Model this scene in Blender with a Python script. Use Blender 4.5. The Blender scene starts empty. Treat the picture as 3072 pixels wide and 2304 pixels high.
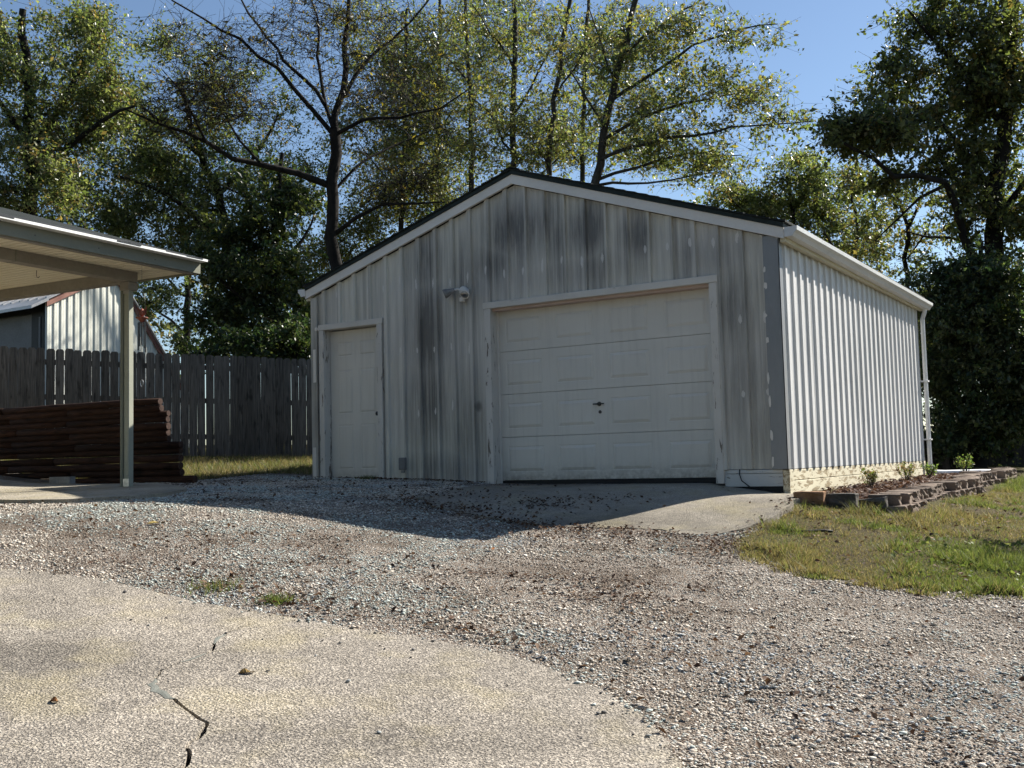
import bpy, bmesh, math, random
import numpy as np
from mathutils import Vector, Matrix, geometry

# ------------------------------------------------------------------ camera, sky, sun, exposure
scene = bpy.context.scene
COL = scene.collection
SUN_EL, SUN_AZ = math.radians(38.0), math.radians(25.7)     # azimuth from +Y towards +X
cam_d = bpy.data.cameras.new('camera'); cam = bpy.data.objects.new('camera', cam_d); COL.objects.link(cam)
_yaw, _pitch, _roll = -0.5633, 0.0728, -0.0255
_f = Vector((math.sin(_yaw)*math.cos(_pitch), math.cos(_yaw)*math.cos(_pitch), math.sin(_pitch)))
_r = Vector((math.cos(_yaw), -math.sin(_yaw), 0)); _u = _r.cross(_f)
_R = math.cos(_roll)*_r + math.sin(_roll)*_u; _U = -math.sin(_roll)*_r + math.cos(_roll)*_u
_m = Matrix((_R, _U, -_f)).transposed().to_4x4(); _m.translation = (10.208, -11.02, 0.237)
cam.matrix_world = _m
cam_d.lens = 3189/3072*36; cam_d.sensor_width = 36; cam_d.clip_start = .05; cam_d.clip_end = 1500
scene.camera = cam

world = bpy.data.worlds.new('World'); scene.world = world; world.use_nodes = True
wn = world.node_tree.nodes; wl = world.node_tree.links; wn.clear()
sky = wn.new('ShaderNodeTexSky'); sky.sky_type = 'NISHITA'; sky.sun_disc = False
sky.sun_elevation = SUN_EL; sky.sun_rotation = SUN_AZ
sky.air_density = 1.0; sky.dust_density = .2; sky.ozone_density = 2.2; sky.altitude = 100
bg = wn.new('ShaderNodeBackground'); bg.inputs[1].default_value = .063
wo = wn.new('ShaderNodeOutputWorld'); wl.new(sky.outputs[0], bg.inputs[0]); wl.new(bg.outputs[0], wo.inputs[0])

sun_d = bpy.data.lights.new('sun', 'SUN'); sun_d.energy = 5.0; sun_d.angle = math.radians(.53); sun_d.color = (1, .95, .86)
sun = bpy.data.objects.new('sun', sun_d); COL.objects.link(sun)
_s = Vector((math.sin(SUN_AZ)*math.cos(SUN_EL), math.cos(SUN_AZ)*math.cos(SUN_EL), math.sin(SUN_EL)))
sun.rotation_euler = _s.to_track_quat('Z', 'Y').to_euler(); sun.location = (20, 40, 30)

vs = scene.view_settings; vs.view_transform = 'Standard'; vs.look = 'None'; vs.gamma = 1; vs.use_curve_mapping = False; vs.exposure = 1.13
scene.render.engine = 'CYCLES'; scene.cycles.max_bounces = 7; scene.cycles.diffuse_bounces = 3; scene.cycles.transmission_bounces = 5
scene.cycles.transparent_max_bounces = 4; scene.cycles.use_denoising = True; scene.cycles.use_adaptive_sampling = True; scene.cycles.adaptive_threshold = .02; scene.cycles.sample_clamp_indirect = 6
rng = np.random.default_rng(7); random.seed(7)

# ------------------------------------------------------------------ helpers
def finish(name, me, mat=None, parent=None, smooth=False):
    if mat is not None: me.materials.append(mat)
    if smooth: me.shade_smooth()
    o = bpy.data.objects.new(name, me); COL.objects.link(o)
    if parent is not None: o.parent = parent
    return o

def arr_mesh(name, V, F, col=None):
    """V (n,3), F (m,k) with constant k"""
    V = np.ascontiguousarray(V, dtype=np.float32); F = np.ascontiguousarray(F, dtype=np.int32)
    me = bpy.data.meshes.new(name); k = F.shape[1]
    me.vertices.add(len(V)); me.vertices.foreach_set('co', V.ravel())
    me.loops.add(F.size); me.loops.foreach_set('vertex_index', F.ravel())
    me.polygons.add(len(F)); me.polygons.foreach_set('loop_start', np.arange(0, F.size, k, dtype=np.int32))
    me.polygons.foreach_set('loop_total', np.full(len(F), k, dtype=np.int32))
    me.update(calc_edges=True)
    if col is not None:
        a = me.color_attributes.new('Col', 'FLOAT_COLOR', 'POINT')
        c = np.ones((len(V), 4), dtype=np.float32); c[:, :3] = col; a.data.foreach_set('color', c.ravel())
    return me

class MB:
    """collects polygons for one mesh"""
    def __init__(s): s.v = []; s.f = []
    def add(s, V, F):
        n = len(s.v); s.v.extend([tuple(map(float, p)) for p in V]); s.f.extend([tuple(i+n for i in q) for q in F]); return s
    def box(s, x0, x1, y0, y1, z0, z1, M=None, bev=0.0):
        if bev <= 0:
            V = [(x, y, z) for x in (x0, x1) for y in (y0, y1) for z in (z0, z1)]
            F = [(0,1,3,2),(4,6,7,5),(0,4,5,1),(2,3,7,6),(0,2,6,4),(1,5,7,3)]
        else:
            bm = bmesh.new(); bmesh.ops.create_cube(bm, size=1)
            for v in bm.verts:
                v.co = ((x0+x1)/2+v.co.x*(x1-x0), (y0+y1)/2+v.co.y*(y1-y0), (z0+z1)/2+v.co.z*(z1-z0))
            bmesh.ops.bevel(bm, geom=bm.edges[:], offset=bev, segments=1, affect='EDGES')
            bm.verts.index_update(); V = [v.co.copy() for v in bm.verts]; F = [[v.index for v in f.verts] for f in bm.faces]; bm.free()
        if M is not None: V = [M @ Vector(p) for p in V]
        return s.add(V, F)
    def prism(s, prof, fn, cap=True):
        """prof: closed 2D list, fn(p, t)->3D for t in 0,1"""
        n = len(prof); V = [fn(p, 0) for p in prof] + [fn(p, 1) for p in prof]
        F = [(i, (i+1) % n, n+(i+1) % n, n+i) for i in range(n)]
        if cap: F += [tuple(range(n))[::-1], tuple(range(n, 2*n))]
        return s.add(V, F)
    def tube(s, P, R, n=8, cap=True):
        P = [Vector(p) for p in P]; R = R if hasattr(R, '__len__') else [R]*len(P); V = []; F = []; ref = None
        for i, p in enumerate(P):
            t = (P[min(i+1, len(P)-1)]-P[max(i-1, 0)]).normalized()
            if ref is None: ref = t.orthogonal().normalized()
            ref = (ref - t*ref.dot(t)); ref = ref.normalized() if ref.length > 1e-6 else t.orthogonal().normalized()
            b = t.cross(ref)
            for j in range(n):
                a = 2*math.pi*j/n; V.append(p+(ref*math.cos(a)+b*math.sin(a))*R[i])
        for i in range(len(P)-1):
            for j in range(n):
                F.append((i*n+j, i*n+(j+1) % n, (i+1)*n+(j+1) % n, (i+1)*n+j))
        if cap: F += [tuple(range(n))[::-1], tuple(range((len(P)-1)*n, len(P)*n))]
        return s.add(V, F)
    def lathe(s, prof, c, ax=(0,0,1), n=16):
        """prof [(r,h)] revolved about axis ax at c"""
        ax = Vector(ax).normalized(); e = ax.orthogonal().normalized(); b = ax.cross(e); c = Vector(c); V = []; F = []
        for r, h in prof:
            for j in range(n):
                a = 2*math.pi*j/n; V.append(c+ax*h+(e*math.cos(a)+b*math.sin(a))*max(r, 1e-4))
        for i in range(len(prof)-1):
            for j in range(n): F.append((i*n+j, i*n+(j+1) % n, (i+1)*n+(j+1) % n, (i+1)*n+j))
        F += [tuple(range(n))[::-1], tuple(range((len(prof)-1)*n, len(prof)*n))]
        return s.add(V, F)
    def build(s, name, mat=None, parent=None, smooth=False):
        me = bpy.data.meshes.new(name); me.from_pydata(s.v, [], s.f); me.update()
        bm = bmesh.new(); bm.from_mesh(me); bmesh.ops.recalc_face_normals(bm, faces=bm.faces[:]); bm.to_mesh(me); bm.free()
        return finish(name, me, mat, parent, smooth)

def empty(name, loc=(0,0,0)):
    o = bpy.data.objects.new(name, None); o.empty_display_size = .2; o.location = loc; COL.objects.link(o); return o
def tag(o, label, cat, group=None, kind=None):
    o['label'] = label; o['category'] = cat
    if group: o['group'] = group
    if kind: o['kind'] = kind
    return o
def struct(o): o['kind'] = 'structure'; return o
def stuff(o, label=None, cat=None):
    o['kind'] = 'stuff'
    if label: o['label'] = label; o['category'] = cat
    return o

def vnoise(x, y, s, seed=0):
    """smooth value noise 0..1"""
    r = np.random.default_rng(seed).random((64, 64)); x = np.asarray(x)*s+17.3; y = np.asarray(y)*s+9.1
    xi = np.floor(x).astype(int); yi = np.floor(y).astype(int); fx = x-xi; fy = y-yi
    fx = fx*fx*(3-2*fx); fy = fy*fy*(3-2*fy)
    a = r[xi % 64, yi % 64]; b = r[(xi+1) % 64, yi % 64]; c = r[xi % 64, (yi+1) % 64]; d = r[(xi+1) % 64, (yi+1) % 64]
    return (a*(1-fx)+b*fx)*(1-fy)+(c*(1-fx)+d*fx)*fy
def inpoly(x, y, P):
    x = np.asarray(x); y = np.asarray(y); r = np.zeros(x.shape, bool); n = len(P)
    for i in range(n):
        x0, y0 = P[i]; x1, y1 = P[(i+1) % n]
        if y0 == y1: continue
        r ^= ((y0 > y) != (y1 > y)) & (x < (x1-x0)*(y-y0)/(y1-y0)+x0)
    return r

# ------------------------------------------------------------------ materials
class N:
    """tiny node helper"""
    def __init__(s, name):
        s.m = bpy.data.materials.new(name); s.m.use_nodes = True; s.t = s.m.node_tree; s.n = s.t.nodes; s.n.clear()
        s.out = s.n.new('ShaderNodeOutputMaterial'); s.tc = None
    def new(s, t, **k):
        n = s.n.new('ShaderNode'+t)
        for a, b in k.items(): setattr(n, a, b)
        return n
    def ln(s, a, b): s.t.links.new(a, b)
    def co(s, stretch=None, world=False):
        if s.tc is None: s.tc = s.new('TexCoord')
        o = s.new('NewGeometry').outputs['Position'] if world else s.tc.outputs['Object']
        if stretch is not None:
            mp = s.new('Mapping'); mp.inputs['Scale'].default_value = stretch; s.ln(o, mp.inputs[0]); o = mp.outputs[0]
        return o
    def noise(s, scale, detail=5, rough=.6, stretch=None, dist=0):
        n = s.new('TexNoise'); n.inputs['Scale'].default_value = scale; n.inputs['Detail'].default_value = detail
        n.inputs['Roughness'].default_value = rough; n.inputs['Distortion'].default_value = dist
        s.ln(s.co(stretch), n.inputs['Vector']); return n.outputs['Fac']
    def vor(s, scale, feat='F1', stretch=None, out='Distance'):
        n = s.new('TexVoronoi', feature=feat); n.inputs['Scale'].default_value = scale; s.ln(s.co(stretch), n.inputs['Vector']); return n.outputs[out]
    def ramp(s, fac, stops, interp='LINEAR'):
        r = s.new('ValToRGB'); r.color_ramp.interpolation = interp; e = r.color_ramp.elements
        while len(e) < len(stops): e.new(.5)
        for q, (p, c) in zip(e, stops): q.position = p; q.color = (*c, 1) if hasattr(c, '__len__') else (c, c, c, 1)
        s.ln(fac, r.inputs[0]); return r.outputs[0]
    def mix(s, fac, a, b, mode='MIX'):
        x = s.new('MixRGB', blend_type=mode)
        for i, v in ((0, fac), (1, a), (2, b)):
            if hasattr(v, 'is_linked') or hasattr(v, 'links'): s.ln(v, x.inputs[i])
            elif i == 0: x.inputs[0].default_value = v
            else: x.inputs[i].default_value = (*v, 1)
        return x.outputs[0]
    def math(s, op, a, b=None, c=None, clamp=False):
        x = s.new('Math', operation=op, use_clamp=clamp)
        for i, v in enumerate((a, b, c)):
            if v is None: continue
            if hasattr(v, 'links'): s.ln(v, x.inputs[i])
            else: x.inputs[i].default_value = v
        return x.outputs[0]
    def rand(s): return s.new('ObjectInfo').outputs['Random']
    def bump(s, h, strength=.4, dist=.01):
        b = s.new('Bump'); b.inputs['Strength'].default_value = strength; b.inputs['Distance'].default_value = dist; s.ln(h, b.inputs['Height']); return b.outputs[0]
    def bsdf(s, color, rough=.7, normal=None, metal=0, spec=.3, **kw):
        b = s.new('BsdfPrincipled')
        for k, v in (('Base Color', color), ('Roughness', rough), ('Metallic', metal), ('Specular IOR Level', spec)):
            if hasattr(v, 'links'): s.ln(v, b.inputs[k])
            else: b.inputs[k].default_value = (*v, 1) if hasattr(v, '__len__') else v
        if normal is not None: s.ln(normal, b.inputs['Normal'])
        s.ln(b.outputs[0], s.out.inputs[0]); return s.m

def mottled(name, c0, c1, scale=6, rough=.75, bump=.0, bscale=60, stretch=None, var=0, fine=.25, spec=.25, metal=0):
    """two-tone noise colour, fine grain, optional per-object value shift and bump"""
    q = N(name); a = q.ramp(q.noise(scale, 6, .62, stretch), [(.32, c0), (.68, c1)])
    g = q.ramp(q.noise(bscale, 4, .7, stretch), [(.25, 1-fine), (.75, 1+fine*.35)])
    a = q.mix(1, a, g, 'MULTIPLY')
    if var:
        v = q.math('MULTIPLY_ADD', q.rand(), 2*var, 1-var); a = q.mix(1, a, v, 'MULTIPLY')
    nm = q.bump(q.noise(bscale, 4, .65, stretch), bump, .01) if bump else None
    return q.bsdf(a, rough, nm, metal, spec)

def weathered_wood(name, c0, c1, axis='z', var=.2):
    st = {'z': (14, 14, .8), 'x': (.8, 14, 14), 'y': (14, .8, 14)}[axis]
    q = N(name); a = q.ramp(q.noise(3, 8, .65, st, .3), [(.3, c0), (.7, c1)])
    kn = q.ramp(q.noise(2.2, 3, .5, tuple(.4*v if v > 1 else v*2 for v in st)), [(.28, .45), (.42, 1)])
    a = q.mix(1, a, kn, 'MULTIPLY'); v = q.math('MULTIPLY_ADD', q.rand(), 2*var, 1-var); a = q.mix(1, a, v, 'MULTIPLY')
    return q.bsdf(a, .85, q.bump(q.noise(6, 8, .7, st), .5, .008), 0, .15)

def peeling(name, paint, wood, amount=.5, axis='z'):
    st = {'z': (6, 6, 1.1), 'x': (1.1, 6, 6), 'y': (6, 1.1, 6)}[axis]
    q = N(name); n1 = q.noise(3.5, 8, .68, st, .4); k = q.ramp(n1, [(amount-.02, 1), (amount+.02, 0)])
    wd = q.ramp(q.noise(9, 6, .7, st), [(.3, tuple(.45*c for c in wood)), (.7, wood)])
    pt = q.mix(q.ramp(q.noise(1.7, 5), [(.35, 0), (.7, .35)]), paint, tuple(.62*c for c in paint))
    c = q.mix(k, pt, wd)
    return q.bsdf(c, .7, q.bump(q.math('MULTIPLY_ADD', k, -.7, q.noise(40, 4)), .35, .006), 0, .25)

M = {}
M['white_trim'] = mottled('white_trim', (.66, .63, .58), (.74, .705, .655), 1.6, .5, .05, 30, fine=.06, spec=.35)
M['white_gutter'] = mottled('white_gutter', (.60, .605, .60), (.76, .76, .75), 2.2, .4, .03, 24, (1, .5, 1), fine=.12, spec=.4)
M['cream'] = mottled('cream', (.60, .57, .44), (.68, .65, .52), 2, .6, .05, 30, fine=.1)
M['peel_trim'] = peeling('peel_trim', (.62, .59, .54), (.24, .205, .165), .40, 'z')
M['peel_trim_h'] = peeling('peel_trim_h', (.64, .61, .555), (.24, .205, .165), .33, 'x')
M['peel_board'] = peeling('peel_board', (.66, .60, .44), (.42, .33, .20), .47, 'y')
M['peel_board_front'] = peeling('peel_board_front', (.58, .58, .56), (.10, .09, .08), .38, 'x')
M['door_paint'] = mottled('door_paint', (.56, .53, .475), (.62, .59, .535), .8, .45, .03, 16, fine=.06, spec=.4)
def door_mat():
    q = N('door_paint'); c = q.mix(q.ramp(q.noise(.8, 5), [(.35, 0), (.65, 1)]), (.60, .572, .515), (.66, .63, .57))
    c = q.mix(q.ramp(q.noise(2.5, 6, .7, (6, 6, .3)), [(.5, 0), (.75, .28)]), c, (.33, .31, .28))
    sp = q.new('SeparateXYZ'); q.ln(q.co(), sp.inputs[0]); low = q.math('SUBTRACT', 1, q.math('DIVIDE', sp.outputs[2], .30), clamp=True)
    d = q.math('MULTIPLY', q.math('MULTIPLY', low, low), q.ramp(q.noise(14, 6, .75), [(.35, .1), (.6, 1)])); c = q.mix(q.math('MULTIPLY', d, .8), c, (.19, .165, .13))
    return q.bsdf(c, .45, q.bump(q.noise(2.2, 2, .5), .10, .03), 0, .4)
M['door_paint'] = door_mat()
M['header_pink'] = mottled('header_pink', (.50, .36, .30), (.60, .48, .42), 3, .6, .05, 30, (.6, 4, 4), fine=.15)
M['galv'] = mottled('galv', (.20, .205, .21), (.26, .265, .27), 1.3, .45, .03, 30, (1, 1, .3), fine=.08, spec=.4, metal=.2)
M['roof_edge'] = mottled('roof_edge', (.010, .016, .014), (.02, .03, .026), 8, .6, .1, 60, fine=.3)
M['shingle'] = mottled('shingle', (.030, .034, .036), (.075, .08, .085), 5, .95, .6, 160, fine=.4, var=.15)
M['shingle_dark'] = mottled('shingle_dark', (.012, .016, .015), (.03, .036, .034), 5, .95, .6, 160, fine=.4)
M['black'] = mottled('black', (.008, .008, .009), (.02, .02, .021), 9, .5, .0, 60)
M['rubber'] = mottled('rubber', (.012, .012, .013), (.022, .022, .023), 12, .65, .05, 80)
M['metal_dark'] = mottled('metal_dark', (.05, .05, .052), (.12, .12, .12), 14, .35, .0, 60, metal=.8)
M['steel'] = mottled('steel', (.34, .34, .34), (.5, .5, .5), 14, .3, .0, 60, metal=.9)
M['concrete_post'] = mottled('porch_paint', (.30, .31, .25), (.38, .385, .31), 1.2, .55, .04, 24, fine=.1)
M['porch_beam'] = mottled('porch_beam', (.24, .215, .18), (.31, .285, .24), 1.5, .6, .05, 24, fine=.12)
M['porch_fascia'] = mottled('porch_fascia', (.17, .175, .13), (.22, .22, .17), 1.1, .5, .04, 24, fine=.1)
M['drip_white'] = mottled('drip_white', (.72, .72, .70), (.8, .8, .78), 3, .4, .0, 24, fine=.05)
M['soffit'] = mottled('soffit', (.74, .67, .50), (.80, .74, .58), 1.2, .6, .03, 30, fine=.07)
M['fence'] = weathered_wood('fence_wood', (.060, .052, .043), (.22, .192, .155), 'z', .28)
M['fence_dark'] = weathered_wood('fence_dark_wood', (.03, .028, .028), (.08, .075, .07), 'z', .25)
M['log'] = weathered_wood('log_wood', (.016, .0085, .006), (.058, .029, .019), 'x', .45)
M['log_end'] = mottled('log_end', (.035, .02, .015), (.085, .05, .038), 30, .85, .3, 60, fine=.3)
M['bark'] = mottled('bark', (.008, .007, .006), (.028, .024, .02), 7, .95, .9, 22, (1, 1, .35), fine=.5)
M['bark_pale'] = mottled('bark_pale', (.022, .020, .016), (.075, .068, .056), 5, .9, .7, 18, (1, 1, .5), fine=.5)
M['block'] = mottled('block', (.11, .082, .064), (.27, .205, .16), 7, .95, .7, 45, fine=.35, var=.25)
M['block_red'] = mottled('block_red', (.24, .13, .07), (.36, .21, .12), 7, .95, .7, 45, fine=.3)
M['block_dark'] = mottled('block_dark', (.05, .045, .042), (.13, .115, .10), 7, .95, .7, 45, fine=.3)
M['cinder'] = mottled('cinder', (.2, .2, .2), (.32, .32, .31), 8, .95, .6, 60)
M['shed_red'] = mottled('shed_red', (.22, .10, .08), (.32, .16, .12), 5, .6, .05, 30)
M['shed_grey'] = mottled('shed_grey', (.17, .17, .17), (.21, .21, .21), 3, .6, .0, 30)
M['shed_roof'] = mottled('shed_roof', (.38, .38, .39), (.5, .5, .5), 2, .35, .05, 30, metal=.3)
M['shed_wall'] = mottled('shed_wall', (.66, .66, .58), (.76, .76, .68), 1.2, .5, .0, 30, (1, 1, .3), fine=.08)
M['chime_red'] = mottled('chime_red', (.18, .05, .035), (.32, .11, .07), 20, .6, .0, 60)
M['patch_filler'] = mottled('patch_filler', (.15, .155, .135), (.23, .235, .205), 20, .9, .3, 120, fine=.3)

def attr_mat(name, transl=0.0, rough=.7, spec=.3, bump=0.0, tint=(1.6, 1.5, .7)):
    q = N(name); a = q.new('Attribute'); a.attribute_name = 'Col'
    b = q.new('BsdfPrincipled'); q.ln(a.outputs['Color'], b.inputs['Base Color']); b.inputs['Roughness'].default_value = rough; b.inputs['Specular IOR Level'].default_value = spec
    if bump: q.ln(q.bump(q.noise(220, 4, .7), bump, .004), b.inputs['Normal'])
    if transl:
        t = q.new('BsdfTranslucent'); c = q.mix(1, a.outputs['Color'], tint, 'MULTIPLY'); q.ln(c, t.inputs[0])
        mx = q.new('MixShader'); mx.inputs[0].default_value = transl; q.ln(b.outputs[0], mx.inputs[1]); q.ln(t.outputs[0], mx.inputs[2]); q.ln(mx.outputs[0], q.out.inputs[0])
    else: q.ln(b.outputs[0], q.out.inputs[0])
    return q.m
M['leaf'] = attr_mat('leaf', .5, .38, .5, tint=(1.6, 1.7, .8))
M['grassblade'] = attr_mat('grass_blade', .4, .6, .25, tint=(1.3, 1.3, .8))
M['stone'] = attr_mat('stone', 0, .85, .25, .35)
M['litter'] = attr_mat('litter', .15, .75, .2, tint=(1.3, 1.1, .8))

# siding: white paint, blotches of grey mildew of fixed shape, dabs of fresh paint at the screw rows
def siding_mat(name, blots, dabs, base=(.66, .635, .585), base2=(.73, .70, .605)):
    q = N(name); c = q.mix(q.ramp(q.noise(.9, 4, .55), [(.38, 0), (.62, 1)]), base, base2)
    st = q.ramp(q.noise(2.4, 6, .65, (7, 7, .35)), [(.35, .80), (.65, 1.03)]); c = q.mix(.75, c, st, 'MULTIPLY')
    sep = q.new('SeparateXYZ'); q.ln(q.co(), sep.inputs[0]); X, Y, Z = sep.outputs
    if blots:
        acc = None
        for (bx, bz, rx, rz, amt) in blots:
            dx = q.math('DIVIDE', q.math('SUBTRACT', X, bx), rx); dz = q.math('DIVIDE', q.math('SUBTRACT', Z, bz), rz)
            d = q.math('ADD', q.math('MULTIPLY', dx, dx), q.math('MULTIPLY', dz, dz))
            e = q.math('MULTIPLY', q.math('POWER', 2.718, q.math('MULTIPLY', d, -1.0)), amt)
            acc = e if acc is None else q.math('MAXIMUM', acc, e)
        nz = q.ramp(q.noise(3.0, 7, .7, (4.5, 1, .45)), [(.25, .35), (.75, 1.25)])
        bay = q.new('TexWhiteNoise', noise_dimensions='1D'); q.ln(q.math('FLOOR', q.math('DIVIDE', q.math('SUBTRACT', X, .206), .2745)), bay.inputs['W'])
        nz = q.math('MULTIPLY', nz, q.math('MULTIPLY_ADD', bay.outputs['Value'], .5, .9))
        run = q.math('MULTIPLY', q.ramp(q.noise(2.0, 6, .7, (9, 1, .16)), [(.36, 0), (.70, .62)]), q.math('MULTIPLY_ADD', bay.outputs['Value'], .9, .3))
        k = q.math('ADD', q.math('MULTIPLY', acc, nz), run, clamp=True)
        c = q.mix(k, c, (.15, .145, .135))
    if dabs:
        sx0, px, rows = dabs; keep = None
        u = q.math('SUBTRACT', q.math('FRACT', q.math('ADD', q.math('DIVIDE', q.math('SUBTRACT', X, sx0), px), 40.5)), .5)
        u = q.math('MULTIPLY', u, px/.026)
        wob = q.math('MULTIPLY_ADD', q.noise(1.1, 2), .5, -.25)
        for zr in rows:
            v = q.math('DIVIDE', q.math('SUBTRACT', q.math('ADD', Z, wob), zr), .055)
            d = q.math('ADD', q.math('MULTIPLY', u, u), q.math('MULTIPLY', v, v))
            d = q.math('ADD', d, q.math('MULTIPLY_ADD', q.noise(26, 2), 1.6, -.8))
            s = q.math('LESS_THAN', d, 1.0); keep = s if keep is None else q.math('MAXIMUM', keep, s)
        gate = q.math('GREATER_THAN', q.noise(2.1, 1, .4, (1, 1, .6)), .36)
        c = q.mix(q.math('MULTIPLY', q.math('MULTIPLY', keep, gate), .85), c, (.66, .64, .60))
    return q.bsdf(c, .48, q.bump(q.noise(5, 3, .5, (1, 1, .3)), .06, .02), 0, .35)
M['siding_front'] = siding_mat('siding_front', [(3.45, 3.10, .55, .42, .95), (3.95, 2.95, .4, .4, .5), (4.33, 2.98, .28, .36, .8), (5.05, 2.78, .32, .34, .7), (5.95, 2.45, .5, .35, .55),
    (6.15, 1.85, .35, .7, .65), (6.2, 1.0, .45, .7, .5), (2.0, 1.95, .36, .7, .65), (2.0, 1.0, .55, .8, .5), (2.6, .7, .5, .7, .5), (1.95, 2.85, .4, .4, .5), (2.75, .93, .06, .09, 1.0),
    (.06, 1.2, .16, 1.4, .75), (3.0, 2.72, .7, .3, .55), (4.6, 2.5, 1.6, .25, .35), (2.65, 2.6, .35, .6, .45), (6.4, .5, .3, .5, .5), (2.2, .15, 1.0, .35, .5)],
    (.166, .2745, (.90, 1.72, 2.62)))
M['siding_side'] = siding_mat('siding_side', [], None, (.60, .595, .58), (.67, .66, .645))

# concrete
def concrete(name, c0, c1, pit=(.16, .14, .12), scale=1.1, agg=95, pits=.5):
    q = N(name); c = q.ramp(q.noise(scale, 6, .6), [(.30, c0), (.68, c1)])
    v = q.vor(agg, 'F1'); cell = q.new('TexVoronoi'); cell.inputs['Scale'].default_value = agg; q.ln(q.co(), cell.inputs['Vector'])
    hv = q.new('RGBToBW'); q.ln(cell.outputs['Color'], hv.inputs[0])
    c = q.mix(.55, c, q.ramp(hv.outputs[0], [(.2, .50), (.8, 1.35)]), 'MULTIPLY')
    c = q.mix(1, c, q.ramp(q.noise(9, 6, .72), [(.3, .80), (.7, 1.12)]), 'MULTIPLY')
    pt = q.math('MULTIPLY', q.ramp(q.noise(agg*.9, 3, .6), [(.50, 0), (.60, 1)]), pits)
    c = q.mix(pt, c, pit)
    c = q.mix(1, c, q.ramp(q.noise(.55, 5, .62, None, .6), [(.30, .50), (.48, .90), (.66, 1.15)]), 'MULTIPLY')
    c = q.mix(q.ramp(q.noise(1.7, 4, .6), [(.5, 0), (.68, .32)]), c, tuple(v*w for v, w in zip(c1, (1.02, .98, .66))))
    h = q.math('MULTIPLY_ADD', pt, -1.2, q.math('MULTIPLY_ADD', v, -1.0, q.noise(agg*1.3, 3)))
    return q.bsdf(c, .9, q.bump(h, .8, .010), 0, .2)
M['drive_concrete'] = concrete('drive_concrete', (.34, .30, .25), (.49, .43, .355), agg=80, pits=.85)
M['apron_concrete'] = concrete('apron_concrete', (.30, .265, .215), (.41, .365, .295), agg=120, pits=.35)
M['slab_concrete'] = concrete('slab_concrete', (.42, .37, .29), (.50, .45, .36), agg=140, pits=.12)
def gravel_mat(name):
    q = N(name); st = (1, 1, .6)
    def layer(sc):
        v = q.new('TexVoronoi'); v.inputs['Scale'].default_value = sc; v.inputs['Randomness'].default_value = 1; q.ln(q.co(st), v.inputs['Vector'])
        w = q.new('RGBToBW'); q.ln(v.outputs['Color'], w.inputs[0]); return v.outputs['Distance'], w.outputs[0]
    d1, r1 = layer(62); d2, r2 = layer(105)
    pal = q.ramp(r1, [(.18, (.13, .095, .07)), (.34, (.30, .245, .20)), (.5, (.42, .36, .30)), (.64, (.33, .335, .31)), (.8, (.50, .44, .37))], 'CONSTANT')
    pal2 = q.ramp(r2, [(.2, (.10, .075, .055)), (.4, (.26, .215, .175)), (.6, (.38, .33, .28)), (.8, (.46, .42, .36))], 'CONSTANT')
    c = q.mix(q.math('GREATER_THAN', d1, .55), pal, pal2)
    c = q.mix(q.ramp(q.noise(1.5, 6, .68), [(.48, 0), (.62, .75)]), c, (.15, .115, .085))
    h = q.math('MAXIMUM', q.math('SUBTRACT', 1, q.math('MULTIPLY', d1, 1.5)), q.math('SUBTRACT', .75, d2))
    return q.bsdf(c, .9, q.bump(h, 1.0, .022), 0, .2)
M['gravel_bed'] = gravel_mat('gravel_bed')
def soil(name, c0, c1, c2):
    q = N(name); c = q.ramp(q.noise(1.3, 7, .7), [(.3, c0), (.5, c1), (.72, c2)]); c = q.mix(1, c, q.ramp(q.noise(55, 6, .8), [(.3, .25), (.72, 1.4)]), 'MULTIPLY')
    return q.bsdf(c, .95, q.bump(q.noise(60, 6, .75), 1.0, .03), 0, .1)
M['lawn_soil'] = soil('lawn_soil', (.085, .065, .035), (.13, .105, .05), (.12, .13, .045))
M['ground_soil'] = soil('ground_soil', (.06, .07, .025), (.09, .075, .04), (.07, .09, .03))
M['mulch'] = soil('mulch', (.05, .025, .018), (.09, .05, .035), (.13, .08, .06))

# ------------------------------------------------------------------ terrain height (surveyed points, thin-plate fit)
GC = np.array([
(0,0,.08),(-1.64,1.75,.24),(-1.7,.45,.16),(-1.7,-.8,.11),(6.52,-.33,-.17),(6.32,-.75,-.18),(6.03,-1.35,-.26),(5.85,-1.72,-.32),(5.6,-2.4,-.38),
(5.72,-3.44,-.41),(5.18,-3.62,-.41),(4.89,-3.74,-.42),(4.4,-3.83,-.35),(4.02,-3.87,-.27),(3.44,-3.97,-.18),(2.68,-4.13,-.10),(1.92,-4.34,-.055),(1.06,-4.63,-.05),
(-.4,-2.8,.02),(-2,-4.5,.0),(-3,-2,.06),(10.2,-11,-1.27),(13,-14,-1.7),(6,-12,-1.15),(2,-12,-.8),
(-3.6,3.84,.39),(-5,1.9,.44),(-6.5,-.6,.52),(3.1,0,-.05),(4.5,0,-.06),(5.9,0,-.07),(2.2,0,.02),(1.2,-.1,.04),
(6.9,1,-.2),(6.9,6.9,-.18),(7.9,0,-.36),(7.9,4,-.34),(7.8,8.5,-.28),(9.5,8,-.3),(9.3,-3.1,-.76),(12,-3,-.95),(12,3,-.6),(14,10,-.5),
(3.,12,.3),(-6,12,.7),(10,18,-.2),(3.3,3.5,-.05),
(30,0,-1.6),(21,21,-.8),(0,30,.6),(-21,21,1.0),(-30,0,1.2),(-21,-21,.3),(0,-30,-1.8),(21,-21,-2.4)])
def _phi(r2): return 0.5*r2*np.log(r2+1e-9)
_n = len(GC); _A = np.zeros((_n+3, _n+3)); _A[:_n, :_n] = _phi(((GC[:, None, :2]-GC[None, :, :2])**2).sum(-1))+np.eye(_n)*1.2
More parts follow.
